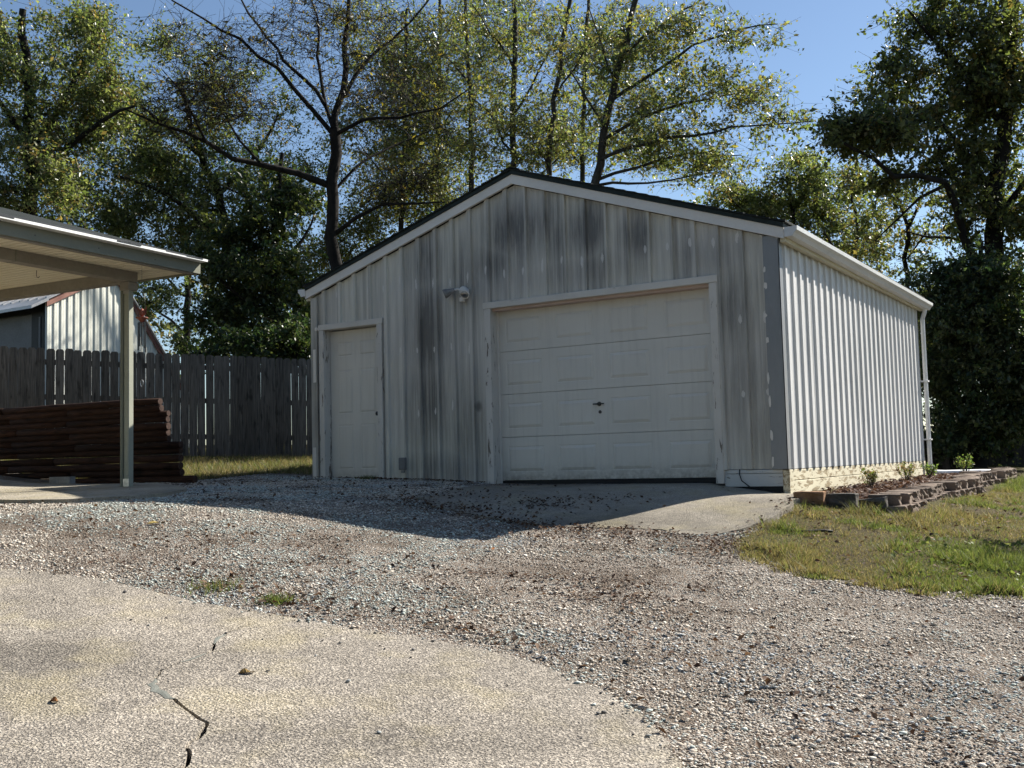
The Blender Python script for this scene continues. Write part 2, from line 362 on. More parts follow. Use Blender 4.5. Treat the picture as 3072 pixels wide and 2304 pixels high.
_A[:_n, _n] = 1; _A[:_n, _n+1:] = GC[:, :2]; _A[_n, :_n] = 1; _A[_n+1:, :_n] = GC[:, :2].T
_w = np.linalg.solve(_A, np.concatenate([GC[:, 2], [0, 0, 0]]))
def G(x, y):
    x = np.atleast_1d(np.asarray(x, float)).copy(); y = np.atleast_1d(np.asarray(y, float)).copy()
    r = np.hypot(x, y); s = np.where(r > 29, 29/np.maximum(r, 1e-6), 1); x *= s; y *= s; out = np.empty_like(x)
    for i in range(0, len(x), 20000):
        xx = x[i:i+20000]; yy = y[i:i+20000]; d = (xx[:, None]-GC[None, :, 0])**2+(yy[:, None]-GC[None, :, 1])**2
        out[i:i+20000] = _phi(d)@_w[:_n]+_w[_n]+_w[_n+1]*xx+_w[_n+2]*yy
    return out
def g(x, y): return float(G([x], [y])[0])

def sheet(name, poly, mat, dz=0.0, sp=.3, thick=0.0, hole=None, rough=0.0, seed=1, zfun=None):
    """a terrain-following sheet bounded by poly, optionally with a hole and side walls"""
    def dens(P, s):
        o = []
        for i in range(len(P)):
            a = np.array(P[i]); b = np.array(P[(i+1) % len(P)]); n = max(1, int(np.hypot(*(b-a))/s))
            o += [tuple(a+(b-a)*j/n) for j in range(n)]
        return o
    B = dens(poly, sp); r = np.random.default_rng(seed)
    xs = np.array([p[0] for p in poly]); ys = np.array([p[1] for p in poly])
    gx, gy = np.meshgrid(np.arange(xs.min(), xs.max(), sp), np.arange(ys.min(), ys.max(), sp)); gx = gx.ravel()+r.uniform(-.2, .2, gx.size)*sp; gy = gy.ravel()+r.uniform(-.2, .2, gy.size)*sp
    k = inpoly(gx, gy, poly); Bn = np.array(B)
    gx, gy = gx[k], gy[k]
    dm = np.array([np.min((Bn[:, 0]-a)**2+(Bn[:, 1]-b)**2) for a, b in zip(gx, gy)]) if len(gx) else np.array([])
    k = dm > (sp*.45)**2; gx, gy = gx[k], gy[k]
    pts = [Vector(p) for p in B]; ed = [(i, (i+1) % len(B)) for i in range(len(B))]
    if hole:
        n0 = len(pts); pts += [Vector(p) for p in hole]; ed += [(n0+i, n0+(i+1) % len(hole)) for i in range(len(hole))]
    pts += [Vector((a, b)) for a, b in zip(gx, gy)]
    v, e, f, *_ = geometry.delaunay_2d_cdt(pts, ed, [], 0, 1e-5)
    v = np.array([tuple(p) for p in v]); f = np.array([q for q in f if len(q) == 3])
    c = v[f].mean(1); keep = inpoly(c[:, 0], c[:, 1], poly)
    if hole: keep &= ~inpoly(c[:, 0], c[:, 1], hole)
    f = f[keep]; z = (zfun(v[:, 0], v[:, 1]) if zfun else G(v[:, 0], v[:, 1]))+dz
    if rough: z = z+(vnoise(v[:, 0], v[:, 1], 2.2, 5)-.5)*rough+(vnoise(v[:, 0], v[:, 1], 7, 6)-.5)*rough*.5
    V = np.column_stack([v, z]); F = [tuple(q) for q in f]
    if thick:
        cnt = {}
        for q in F:
            for a, b in ((q[0], q[1]), (q[1], q[2]), (q[2], q[0])):
                cnt[(a, b)] = 1
        n = len(V); V = np.vstack([V, V-np.array([0, 0, thick])])
        F += [(b, a, a+n, b+n) for (a, b) in cnt if (b, a) not in cnt]
    me = bpy.data.meshes.new(name); me.from_pydata([tuple(p) for p in V], [], F); me.update()
    o = finish(name, me, mat); return struct(o)

# base ground reaching the horizon
def axis_coords(lo, hi, step): 
    a = np.arange(lo, hi+.01, step); far = np.array([4, 9, 16, 28, 50, 90, 160, 300, 600.])
    return np.concatenate([(lo-far)[::-1], a, hi+far])
ax_, ay_ = axis_coords(-14, 16, .5), axis_coords(-15, 18, .5); gx, gy = np.meshgrid(ax_, ay_); nx, ny = len(ax_), len(ay_)
Vg = np.column_stack([gx.ravel(), gy.ravel(), G(gx.ravel(), gy.ravel())-.06])
ii = np.arange(nx*ny).reshape(ny, nx); Fg = np.column_stack([ii[:-1, :-1].ravel(), ii[:-1, 1:].ravel(), ii[1:, 1:].ravel(), ii[1:, :-1].ravel()])
struct(finish('ground', arr_mesh('ground', Vg, Fg), M['ground_soil'], smooth=True))

LB = [(6.86, -.5), (7.0, -1.46), (7.05, -2.24), (7.12, -2.67), (7.44, -3.06), (7.85, -3.38), (8.27, -3.42), (8.7, -3.35), (9.22, -3.08), (11, -2.4), (14, -2.0)]
GRAVEL = [(6.7, .25), (6.72, -.2)]+LB+[(14, -14), (-8, -14), (-8, -1.75), (-1.3, -1.25), (-1.45, 3), (.05, 3), (.05, .25)]
_rb = np.random.default_rng(77); _lb = [LB[0]]
for _a, _b in zip(LB[1:-1], LB[2:]):
    for _t in np.linspace(0, 1, 9)[:-1]: _lb.append((_a[0]+(_b[0]-_a[0])*_t+_rb.normal()*.035, _a[1]+(_b[1]-_a[1])*_t+_rb.normal()*.045))
LB = _lb+[LB[-1]]
GRAVEL = [(6.7, .25), (6.72, -.2)]+LB+[(14, -14), (-8, -14), (-8, -1.75), (-1.3, -1.25), (-1.45, 3), (.05, 3), (.05, .25)]
LAWN = LB[::-1]+[(6.75, -.2), (6.7, .1), (6.7, 15), (15.5, 15), (15.5, -2)]
LAWN_L = [(-1.3, -1.25), (-1.45, 3), (.05, 3), (.05, 13), (-13, 13), (-13, -1.9), (-8, -1.75)]
DRIVE = [(3.43, -6.78), (3.73, -6.66), (4.15, -6.56), (4.61, -6.56), (5.13, -6.56), (5.69, -6.49), (6.23, -6.44), (6.73, -6.37), (7.22, -6.36), (7.47, -6.43), (7.69, -6.53), (7.91, -6.62), (8.15, -6.79), (8.32, -6.97), (8.53, -7.23), (8.75, -7.9), (8.9, -9), (9, -13.5), (-4, -13.5), (-3.5, -9), (0, -7.6), (2, -7.1)]
def ragged(P, lo, hi, amp, seed, step=.07):
    r = np.random.default_rng(seed); o = []
    for i in range(len(P)):
        a = np.array(P[i]); b = np.array(P[(i+1) % len(P)]); o.append(tuple(a))
        if lo <= i < hi:
            n = max(1, int(np.hypot(*(b-a))/step)); d = (b-a)/np.hypot(*(b-a))
            for j in range(1, n): o.append(tuple(a+(b-a)*j/n+np.array([-d[1], d[0]])*r.normal()*amp*(.4+1.8*(r.random() < .12))))
    return o
DRIVE = ragged(DRIVE, 0, 17, .012, 3)
APRON = [(6.8, -.12), (6.86, -.5), (7.0, -.95), (7.0, -1.6), (6.9, -2.05), (6.74, -2.38), (6.52, -2.48), (6.26, -2.36), (5.9, -2.45), (5.3, -2.7), (4.76, -2.68), (3.84, -2.5), (3.4, -2.05), (3.2, -1.3), (2.95, -.55), (2.92, .15), (6.66, .15), (6.66, .02), (6.8, .02)]
SLAB = [(-5.5, -5.6), (-.6, -5.2), (.10, -4.80), (.55, -4.80), (1.06, -4.63), (1.44, -4.2), (1.5, -3.8), (1.05, -3.15), (.3, -2.6), (-.8, -2.0), (-5.5, -2.35)]
APRON = ragged(APRON, 1, 14, .016, 4)
sheet('lawn', LAWN, M['lawn_soil'], .004, .3, rough=.03)
sheet('back_lawn', LAWN_L, M['lawn_soil'], .004, .4, rough=.03)
# driveway slab with a real crack
CR = [((7.25, -8.9), .02), ((7.05, -8.5), .030), ((6.97, -8.24), .028), ((6.83, -8.12), .010), ((6.77, -7.99), .026), ((6.69, -7.91), .022), ((6.5, -7.84), .009), ((6.35, -7.79), .020), ((6.23, -7.76), .024), ((6.11, -7.71), .016), ((6.03, -7.62), .009), ((5.98, -7.54), .011), ((5.96, -7.46), .006), ((5.95, -7.37), .005), ((5.93, -7.18), .010), ((5.81, -7.05), .014), ((5.75, -6.93), .013), ((5.72, -6.80), .004), ((5.70, -6.62), .002)]
jit = np.random.default_rng(3)
cl = []
for i in range(len(CR)-1):
    (a, wa), (b, wb) = CR[i], CR[i+1]
    for t in (0, .33, .66): cl.append((a[0]+(b[0]-a[0])*t+jit.uniform(-.012, .012), a[1]+(b[1]-a[1])*t+jit.uniform(-.012, .012), (wa+(wb-wa)*t)*max(jit.uniform(.55, 1.25)*.30, .0)+.0050))
cl.append((*CR[-1][0], .002))
lft, rgt = [], []
for i, (x, y, w) in enumerate(cl):
    a, b = cl[max(i-1, 0)], cl[min(i+1, len(cl)-1)]; dx, dy = b[0]-a[0], b[1]-a[1]; l = math.hypot(dx, dy); lft.append((x-dy/l*w, y+dx/l*w)); rgt.append((x+dy/l*w, y-dx/l*w))
trench = [(x+a*.10, y+b*.10) for (x, y, w), (a, b) in zip(cl, [(0, 1)]*len(cl))]+[(x-.10, y-.10) for x, y, w in cl][::-1]
sheet('gravel_drive', GRAVEL, M['gravel_bed'], 0, .3, rough=.02, hole=trench)
drive = sheet('concrete_driveway', DRIVE, M['drive_concrete'], .016, .2, .07, hole=lft+rgt[::-1])
r = np.random.default_rng(8)
for lo, hi, w in ((21, 30, .017), (38, 42, .012), (44, 49, .014)):          # stretches of grey patching compound in the crack
    V, F = [], []
    for i in range(lo, hi):
        x, y, _ = cl[i]; a, b = cl[i-1], cl[i+1]; dx, dy = b[0]-a[0], b[1]-a[1]; l = math.hypot(dx, dy); e = min(i-lo, hi-1-i); ww = w*min(1, .25+.4*e)*r.uniform(.75, 1.3)
        V += [(x-dy/l*ww, y+dx/l*ww, g(x-dy/l*ww, y+dx/l*ww)+.0175), (x, y, g(x, y)+.019), (x+dy/l*ww, y-dx/l*ww, g(x+dy/l*ww, y-dx/l*ww)+.0175)]
    n = hi-lo; F = [q for t in range(n-1) for q in ((3*t, 3*t+1, 3*t+4, 3*t+3), (3*t+1, 3*t+2, 3*t+5, 3*t+4))]
    MB().add(V, F).build('crack_filler', M['patch_filler'], drive)
# apron: flat at the sill, falling away with the ground
def apron_z(x, y):
    t = np.clip(-y/2.4, 0, 1); e = G(x, y)+.012; s = np.where(x > 6.0, -.16, -.055)*1.0
    s = -.055-.115*np.clip((x-5.7)/.9, 0, 1); return s*(1-t)**1.5+e*(1-(1-t)**1.5)
sheet('concrete_apron', APRON, M['apron_concrete'], .0, .18, .12, zfun=apron_z)
sheet('porch_slab', SLAB, M['slab_concrete'], .035, .3, .12)

# ------------------------------------------------------------------ garage
W, D, XA, ZA, ZL, ZR = 6.66, 6.9, 3.36, 3.66, 2.605, 2.545
garage = tag(empty('garage', (3.33, 0, 0)), 'white metal-sided detached garage with low gable roof and dark stains', 'garage')
GO = Matrix.Translation((-3.33, 0, 0))
def gpart(mb, name, mat, parent=None, smooth=False):
    o = mb.build(name, M[mat] if isinstance(mat, str) else mat, parent or garage, smooth)
    if parent is None: o.matrix_parent_inverse = GO
    return o
def zt(x): return ZL+(ZA-ZL)*x/XA if x <= XA else ZA+(ZR-ZA)*(x-XA)/(W-XA)
RP = .2745
def rib_profile(a0, a1, first, pitch, h=.036, rb=.036, rt=.027):
    """breakpoints (pos, outward offset) of ribbed sheet between a0 and a1"""
    P = [(a0, 0.0)]; i = math.floor((a0-first)/pitch)-1
    while True:
        c = first+pitch*i
        if c-.05 > a1: break
        for o, k in ((-rb, 0), (-rt, h), (rt, h), (rb, 0), (pitch*.36-.012, 0), (pitch*.36, .0035), (pitch*.36+.012, 0), (pitch*.64-.012, 0), (pitch*.64, .0035), (pitch*.64+.012, 0)):
            if a0+.002 < c+o < a1-.002: P.append((c+o, k))
        i += 1
    P.append((a1, 0.0)); return sorted(P)
def off_at(P, x):
    for (a, p), (b, q) in zip(P, P[1:]):
        if a <= x <= b: return p+(q-p)*(x-a)/max(b-a, 1e-9)
    return 0
# front sheets, cut round the two openings
OPEN = [(.17, 1.20, 2.145), (2.935, 5.915, 2.175)]
def zb(x):
    for a, b, t in OPEN:
        if a <= x <= b: return t
    return .09 if x > 5.915 else -.03
edges = [0.0]+[.206+RP*(3*i+1.5) for i in range(8)]; edges = [e for e in edges if e < W-.25]+[W-.155]
for s in range(len(edges)-1):
    a0, a1 = edges[s], edges[s+1]+(.02 if s < len(edges)-2 else 0); P = rib_profile(a0, a1, .206, RP)
    cuts = sorted({x for x, _ in P} | {c for o in OPEN for c in o[:2] if a0 < c < a1} | ({XA} if a0 < XA < a1 else set()))
    mb = MB(); dy = -.0025*(s % 2)
    for xa, xb in zip(cuts, cuts[1:]):
        m = (xa+xb)/2; b = zb(m); ya, yb = -off_at(P, xa)+dy, -off_at(P, xb)+dy
        mb.add([(xa, ya, b), (xb, yb, b), (xb, yb, zt(xb)-.004), (xa, ya, zt(xa)-.004)], [(0, 1, 2, 3)])
    gpart(mb, 'wall_panel', 'siding_front')
# right side sheets
sy = [i*.2525*4+.04 for i in range(7)]+[D-.05]
for s in range(len(sy)-1):
    P = rib_profile(sy[s], sy[s+1]+(.015 if s < len(sy)-2 else 0), .15, .2525, .023, .046, .028); mb = MB()
    for (a, p), (b, q) in zip(P, P[1:]):
        mb.add([(W+p+.002*(s % 2), a, .085), (W+q+.002*(s % 2), b, .085), (W+q+.002*(s % 2), b, 2.55), (W+p+.002*(s % 2), a, 2.55)], [(0, 1, 2, 3)])
    gpart(mb, 'wall_panel', 'siding_side')
# left and back walls (plain sheets of the same profile)
for nm, fn, a1 in (('left_wall', lambda a, o, z: (-o, a, z), D), ('back_wall', lambda a, o, z: (a, D+o, z), W)):
    P = rib_profile(.0, a1, .15, .2745); mb = MB()
    for (a, p), (b, q) in zip(P, P[1:]):
        if nm == 'left_wall': ta = tb = ZL-.01
        else: ta, tb = zt(a)-.01, zt(b)-.01
        mb.add([fn(a, p, -.05), fn(b, q, -.05), fn(b, q, tb), fn(a, p, ta)], [(0, 1, 2, 3)])
    gpart(mb, nm, 'siding_side')
gpart(MB().box(.05, W-.05, .3, D-.05, -.12, -.06), 'floor_slab', 'cinder')
# corner trims
gpart(MB().box(W-.165, W+.010, -.042, -.004, .086, ZR+.03).box(W+.001, W+.012, -.042, .055, .086, ZR-.02), 'corner_trim', 'galv')
r = np.random.default_rng(5)
for z in (2.20, 2.02, 1.70, 1.46, 1.02, .80, .46, .14):
    mb = MB(); n = 9; c = (W-.163+r.uniform(-.006, .012), z+r.uniform(-.03, .03)); rx, rz = r.uniform(.010, .022), r.uniform(.025, .07)
    pts = [(c[0]+rx*math.cos(t)*k, -.0445, c[1]+rz*math.sin(t)*k) for t, k in [(2*math.pi*i/n, r.uniform(.7, 1.15)) for i in range(n)]]
    mb.add(pts+[(c[0], -.046, c[1])], [(i, (i+1) % n, n) for i in range(n)]); gpart(mb, 'paint_dab', 'white_trim')
gpart(MB().box(-.014, .085, -.0405, -.003, -.03, ZL-.02).box(-.026, -.014, -.0405, .07, -.03, ZL-.02), 'corner_trim', 'siding_front')
for (x0, x1, z0, z1) in ((.012, .062, 1.40, 1.86), (-.008, .05, .05, .50)):
    gpart(MB().box(x0, x1, -.0435, -.0415, z0, z1), 'paint_dab', 'white_trim')
gpart(MB().lathe([(.030, 0), (.022, .006), (.001, .007)], (.075, -.0415, 2.14), (0, -1, 0), 10), 'paint_dab', 'white_trim')
# downspout paint patches are not needed; roof next
def slope_pts(side, up):      # eave and apex of the roof underside raised by up
    return ((-.09, ZL+(ZA-ZL)*(-.09)/XA+up), (XA, ZA+up)) if side < 0 else ((XA, ZA+up), (W+.08, ZR+(ZR-ZA)*(.08)/(W-XA)+up))
for side in (-1, 1):
    (xa, za), (xb, zb_) = slope_pts(side, .0); h = .118
    prof = [(xa, za), (xb, zb_), (xb, zb_+h), (xa, za+h)]
    gpart(MB().prism(prof, lambda p, t: (p[0], -.068 if t == 0 else -.038, p[1])), 'rake_board', 'white_trim')
    prof = [(xa, za+.0), (xb, zb_+.0), (xb, zb_+.024), (xa, za+.024)]
    gpart(MB().prism(prof, lambda p, t: (p[0], -.077 if t == 0 else -.0685, p[1])), 'rake_moulding', 'white_trim')
    # deck, drip edge and shingle courses
    prof = [(xa, za+h+.002), (xb, zb_+h+.002), (xb, zb_+h+.052), (xa, za+h+.052)]
    rf = gpart(MB().prism(prof, lambda p, t: (p[0], -.085 if t == 0 else D+.08, p[1])), 'roof', 'roof_edge')
    n = 24; rr = np.random.default_rng(9+side)
    for i in range(n):
        t0, t1 = i/n, (i+1)/n+.012; ex = (xa, za) if side < 0 else (xb, zb_); apx = (xb, zb_) if side < 0 else (xa, za)
        q0 = (ex[0]+(apx[0]-ex[0])*t0+(side*.03 if i == 0 else 0), ex[1]+(apx[1]-ex[1])*t0); q1 = (ex[0]+(apx[0]-ex[0])*min(t1, 1), ex[1]+(apx[1]-ex[1])*min(t1, 1))
        pr = [(q0[0], q0[1]+h+.054), (q1[0], q1[1]+h+.054), (q1[0], q1[1]+h+.066), (q0[0], q0[1]+h+.078)]
        d0, d1 = -.10+rr.uniform(-.008, .006), D+.10
        o = MB().prism(pr, lambda p, t: (p[0], d0 if t == 0 else d1, p[1])).build('shingle_course', M['shingle_dark'], rf); 
gpart(MB().prism([(XA-.13, ZA+.158), (XA, ZA+.197), (XA+.13, ZA+.155), (XA+.13, ZA+.165), (XA, ZA+.208), (XA-.13, ZA+.168)], lambda p, t: (p[0], -.105 if t == 0 else D+.11, p[1])), 'ridge_cap', 'shingle_dark')
# eave boards, gutters, downspout
gpart(MB().box(W+.028, W+.085, -.03, D+.03, ZR-.055, ZR+.10), 'eave_board', 'cream')
gpart(MB().box(-.115, -.028, -.03, D+.03, ZL-.05, ZL+.08), 'eave_board', 'cream')
def gutter(x0, sx, z0, y0, y1, drop):
    prof = [(0, .10), (0, 0), (.085, 0), (.105, .035), (.135, .062), (.140, .105), (.131, .105), (.127, .068), (.098, .042), (.080, .008), (.008, .008), (.008, .10)]
    mb = MB().prism(prof, lambda p, t: (x0+sx*p[0], y0 if t == 0 else y1, z0+p[1]-(0 if t == 0 else drop)))
    o = gpart(mb, 'gutter', 'white_gutter')
    e = [(0, .10), (0, 0), (.085, 0), (.105, .035), (.135, .062), (.140, .105)]
    c = MB().prism(e, lambda p, t: (x0+sx*p[0], y0-.004 if t == 0 else y0-.0005, z0+p[1])).build('gutter_end_cap', M['white_gutter'], o)
    c = MB().prism(e, lambda p, t: (x0+sx*p[0], y1+.0005 if t == 0 else y1+.004, z0+p[1]-drop)).build('gutter_end_cap', M['white_gutter'], o)
    for k in range(1, 8):
        y = y0+(y1-y0)*k/8; MB().box(x0+min(0, sx*.13), x0+max(0, sx*.13), y-.012, y+.012, z0+.098-drop*k/8, z0+.104-drop*k/8).build('gutter_hanger', M['steel'], o)
    return o
gutter(W+.0865, 1, ZR-.01, -.07, D+.12, .03)
gutter(-.1165, -1, ZL+.02, -.045, D+.05, .03)
dsx, dsy = W+.06, D-.03
ds = gpart(MB().tube([(dsx+.06, dsy, ZR), (dsx+.06, dsy, ZR-.08), (dsx+.02, dsy, ZR-.2), (dsx+.02, dsy, .02), (dsx+.02, dsy, -.02)], .034, 8), 'downspout', 'white_gutter')
for z in (.42, 1.35): MB().box(dsx-.06, dsx+.066, dsy-.05, dsy+.05, z-.012, z+.012).build('downspout_strap', M['white_gutter'], ds)
gz = lambda x, y: g(x, y)
MB().tube([(dsx+.02, dsy, .03), (dsx+.025, dsy, -.05), (dsx+.08, dsy+.05, -.10), (dsx+.2, dsy+.2, -.11)], .036, 8).build('downspout_elbow', M['white_gutter'], ds)
MB().tube([(dsx+.18, dsy+.18, -.11), (7.35, 7.6, -.115), (7.45, 7.75, -.12), (7.6, 7.95, -.125)], .036, 8).build('downspout_extension', M['white_gutter'], ds)
# sill boards under the siding
for z0, z1, dx in ((-.035, .078, .004), (-.215, -.042, .010)):
    ys = [.0, 2.9, D]
    for a, b in zip(ys, ys[1:]): gpart(MB().box(W-.03, W+dx, a+.002, b-.002, z0, z1, bev=.003), 'sill_strip', 'peel_board')
gpart(MB().box(W-.06, W+.016, -.022, .10, -.23, .078, bev=.003), 'corner_post', 'peel_board')
gpart(MB().box(5.955, W-.062, -.012, .03, .045, .083, bev=.003), 'sill_strip', 'peel_board_front')
gpart(MB().box(5.955, W-.062, -.008, .03, -.095, .041, bev=.003), 'sill_strip', 'peel_board_front')
gpart(MB().box(5.93, W-.062, .005, .06, -.3, -.09), 'sill_strip', 'black')  # no board: black strip standing in for the dark void below the sill
# overhead door: four sections with embossed panels
def emboss(mb, x0, x1, z0, z1, y, b=.03, h=.009):
    o = [(x0, y, z0), (x1, y, z0), (x1, y, z1), (x0, y, z1)]; c = .010
    m = [(x0+c, y+.004, z0+c), (x1-c, y+.004, z0+c), (x1-c, y+.004, z1-c), (x0+c, y+.004, z1-c)]
    i = [(x0+b, y-h, z0+b), (x1-b, y-h, z0+b), (x1-b, y-h, z1-b), (x0+b, y-h, z1-b)]
    return mb.add(o+m+i, [(0, 1, 5, 4), (1, 2, 6, 5), (2, 3, 7, 6), (3, 0, 4, 7), (4, 5, 9, 8), (5, 6, 10, 9), (6, 7, 11, 10), (7, 4, 8, 11), (8, 9, 10, 11)])
DX0, DX1, DY = 2.985, 5.865, .135
for i in range(4):
    z0, z1 = .004+.534*i+.0025, .004+.534*(i+1)-.0025
    # face with holes for the panels so that the relief is real
    xs = [DX0, DX1]; wp = (DX1-DX0)/4; px = [(DX0+wp*j+.10, DX0+wp*(j+1)-.10) for j in range(4)]; pz = (z0+.10, z1-.11)
    mb = MB(); cx = sorted({DX0, DX1} | {v for p in px for v in p}); cz = [z0, pz[0], pz[1], z1]
    for a, b in zip(cx, cx[1:]):
        for j in range(3):
            if j == 1 and any(abs(a-p[0]) < 1e-6 for p in px): continue
            mb.add([(a, DY, cz[j]), (b, DY, cz[j]), (b, DY, cz[j+1]), (a, DY, cz[j+1])], [(0, 1, 2, 3)])
    mb.add([(DX0, DY, z0), (DX1, DY, z0), (DX1, DY+.04, z0), (DX0, DY+.04, z0), (DX0, DY, z1), (DX1, DY, z1), (DX1, DY+.04, z1), (DX0, DY+.04, z1)], [(0, 1, 2, 3), (4, 7, 6, 5), (0, 3, 7, 4), (1, 5, 6, 2), (3, 2, 6, 7)])
    sec = gpart(mb, 'overhead_door_section', 'door_paint')
    for a, b in px: emboss(MB(), a, b, pz[0], pz[1], DY, .045, .007).build('raised_panel', M['door_paint'], sec)
gpart(MB().box(DX0, DX1, DY+.005, DY+.03, -.055, .001), 'bottom_seal', 'rubber')
hd = gpart(MB().box(4.30, 4.45, DY-.03, DY-.02, .882, .898, bev=.003).tube([(4.375, DY, .89), (4.375, DY-.03, .89)], .014, 8).lathe([(.028, 0), (.026, .008), (.0, .009)], (4.375, DY, .89), (0, -1, 0), 12), 'door_handle', 'metal_dark')
gpart(MB().lathe([(.020, 0), (.020, .008), (.012, .012), (.0, .013)], (4.385, DY, .795), (0, -1, 0), 12).box(4.383, 4.387, DY-.014, DY-.012, .785, .805), 'door_lock', 'metal_dark')
# casings and jambs of the overhead door
for x0, x1, nm in ((2.89, 2.982, 'door_casing'), (5.868, 5.958, 'door_casing')): gpart(MB().box(x0, x1, -.050, .004, -.06, 2.142, bev=.004), nm, 'peel_trim')
gpart(MB().box(2.875, 5.97, -.052, .004, 2.1445, 2.225, bev=.004), 'door_casing', 'peel_trim_h')
gpart(MB().box(2.955, 2.980, .0045, .20, -.06, 2.142), 'door_jamb', 'peel_trim'); gpart(MB().box(5.8695, 5.90, .0045, .20, -.06, 2.142), 'door_jamb', 'peel_trim')
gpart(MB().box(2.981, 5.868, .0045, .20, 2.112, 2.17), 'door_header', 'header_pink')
gpart(MB().box(2.982, 2.994, .10, .132, -.03, 2.14), 'weather_strip', 'white_trim')
# entry door
ex0, ex1, ez0, ez1, ey = .222, 1.148, .0, 2.098, .085
cxs = [ex0+.125, ex0+.40, ex1-.40, ex1-.125]; rows = [(.19, .80), (.95, 1.555), (1.74, 1.94)]
mb = MB(); cx = [ex0]+cxs+[ex1]; cz = [ez0]+[v for rr in rows for v in rr]+[ez1]
for i in range(5):
    for j in range(len(cz)-1):
        if i in (1, 3) and j in (1, 3, 5): continue
        mb.add([(cx[i], ey, cz[j]), (cx[i+1], ey, cz[j]), (cx[i+1], ey, cz[j+1]), (cx[i], ey, cz[j+1])], [(0, 1, 2, 3)])
mb.add([(ex0, ey, ez0), (ex1, ey, ez0), (ex1, ey+.04, ez0), (ex0, ey+.04, ez0), (ex0, ey, ez1), (ex1, ey, ez1), (ex1, ey+.04, ez1), (ex0, ey+.04, ez1)], [(0, 1, 2, 3), (4, 7, 6, 5), (0, 3, 7, 4), (1, 5, 6, 2), (3, 2, 6, 7)])
ed = gpart(mb, 'entry_door', 'door_paint')
for a, b in ((cxs[0], cxs[1]), (cxs[2], cxs[3])):
    for z0, z1 in rows: emboss(MB(), a, b, z0, z1, ey, .032, .004).build('raised_panel', M['door_paint'], ed)
MB().lathe([(.030, 0), (.030, .006), (.012, .010), (.012, .035), (.027, .045), (.028, .062), (.016, .072), (.0, .073)], (1.085, ey, .925), (0, -1, 0), 14).build('door_knob', M['metal_dark'], ed, True)
MB().lathe([(.028, 0), (.027, .012), (.018, .016), (.0, .017)], (1.085, ey, 1.06), (0, -1, 0), 14).build('deadbolt', M['metal_dark'], ed)
for x0, x1 in ((.125, .215), (1.155, 1.242)): gpart(MB().box(x0, x1, -.050, .004, -.06, 2.112, bev=.004), 'door_casing', 'peel_trim')
gpart(MB().box(.112, 1.256, -.052, .004, 2.1145, 2.192, bev=.004), 'door_casing', 'peel_trim_h')
gpart(MB().box(.185, .2135, .0045, .15, -.06, 2.112), 'door_jamb', 'peel_trim'); gpart(MB().box(1.1565, 1.185, .0045, .15, -.06, 2.112), 'door_jamb', 'peel_trim')
gpart(MB().box(.185, 1.185, .0045, .15, 2.1125, 2.14), 'door_header', 'peel_trim_h')
gpart(MB().box(.215, 1.155, .06, .15, -.06, -.003), 'threshold', 'cinder')

# fixtures on the front wall
fl = tag(empty('floodlight', (2.56, -.02, 2.40)), 'twin-head security floodlight mounted on the wall beside the overhead door', 'floodlight'); FO = Matrix.Translation((-2.56, .02, -2.40))
def fpart(mb, n, m, sm=False): o = mb.build(n, M[m], fl, sm); o.matrix_parent_inverse = FO; return o
fpart(MB().lathe([(.058, 0), (.058, .018), (.045, .03), (.0, .031)], (2.57, -.02, 2.415), (0, -1, 0), 18), 'wall_plate', 'white_trim')
fpart(MB().tube([(2.55, -.04, 2.42), (2.50, -.06, 2.44), (2.455, -.09, 2.425)], .014, 8), 'arm', 'white_trim'); fpart(MB().tube([(2.59, -.04, 2.42), (2.64, -.06, 2.43), (2.665, -.08, 2.40)], .014, 8), 'arm', 'white_trim')
fpart(MB().lathe([(.02, -.02), (.026, 0), (.034, .03), (.058, .10), (.060, .125), (.052, .126), (.0, .10)], (2.455, -.09, 2.425), (-.75, -.45, -.35), 18), 'lamp_head', 'cinder', True)
h2 = fpart(MB().lathe([(.02, -.02), (.026, 0), (.034, .03), (.060, .085), (.063, .11), (.056, .111), (.0, .08)], (2.665, -.08, 2.40), (.15, -.75, -.55), 18), 'lamp_head', 'white_trim', True)
MB().lathe([(.053, .0), (.045, .014), (.025, .022), (.0, .024)], Vector((2.665, -.08, 2.40))+Vector((.15, -.75, -.55)).normalized()*.10, (.15, -.75, -.55), 18).build('lamp_lens', M['steel'], h2, True)
fpart(MB().box(2.535, 2.60, -.075, -.03, 2.27, 2.33, bev=.008).tube([(2.565, -.04, 2.33), (2.565, -.04, 2.395)], .012, 8), 'motion_sensor', 'white_trim')
ob = tag(empty('outlet_box', (1.56, -.02, .22)), 'small grey weatherproof outlet box low on the wall beside the entry door', 'outlet'); OO = Matrix.Translation((-1.56, .02, -.22))
for mb, n in ((MB().box(1.512, 1.612, -.075, -.02, .165, .325, bev=.006), 'cover'), (MB().box(1.535, 1.59, -.06, -.02, .125, .16, bev=.005), 'conduit_fitting')):
    o = mb.build(n, M['galv'] if n != 'cover' else M['shed_grey'], ob); o.matrix_parent_inverse = OO
tag(MB().tube([(6.13, -.02, .09), (6.125, -.022, .04), (6.15, -.03, -.03), (6.25, -.05, -.10), (6.38, -.06, -.125), (6.5, -.10, -.15), (6.62, -.14, -.16)], .006, 6).build('cable', M['rubber']), 'thin black cable curling down the peeling sill board by the corner', 'cable')

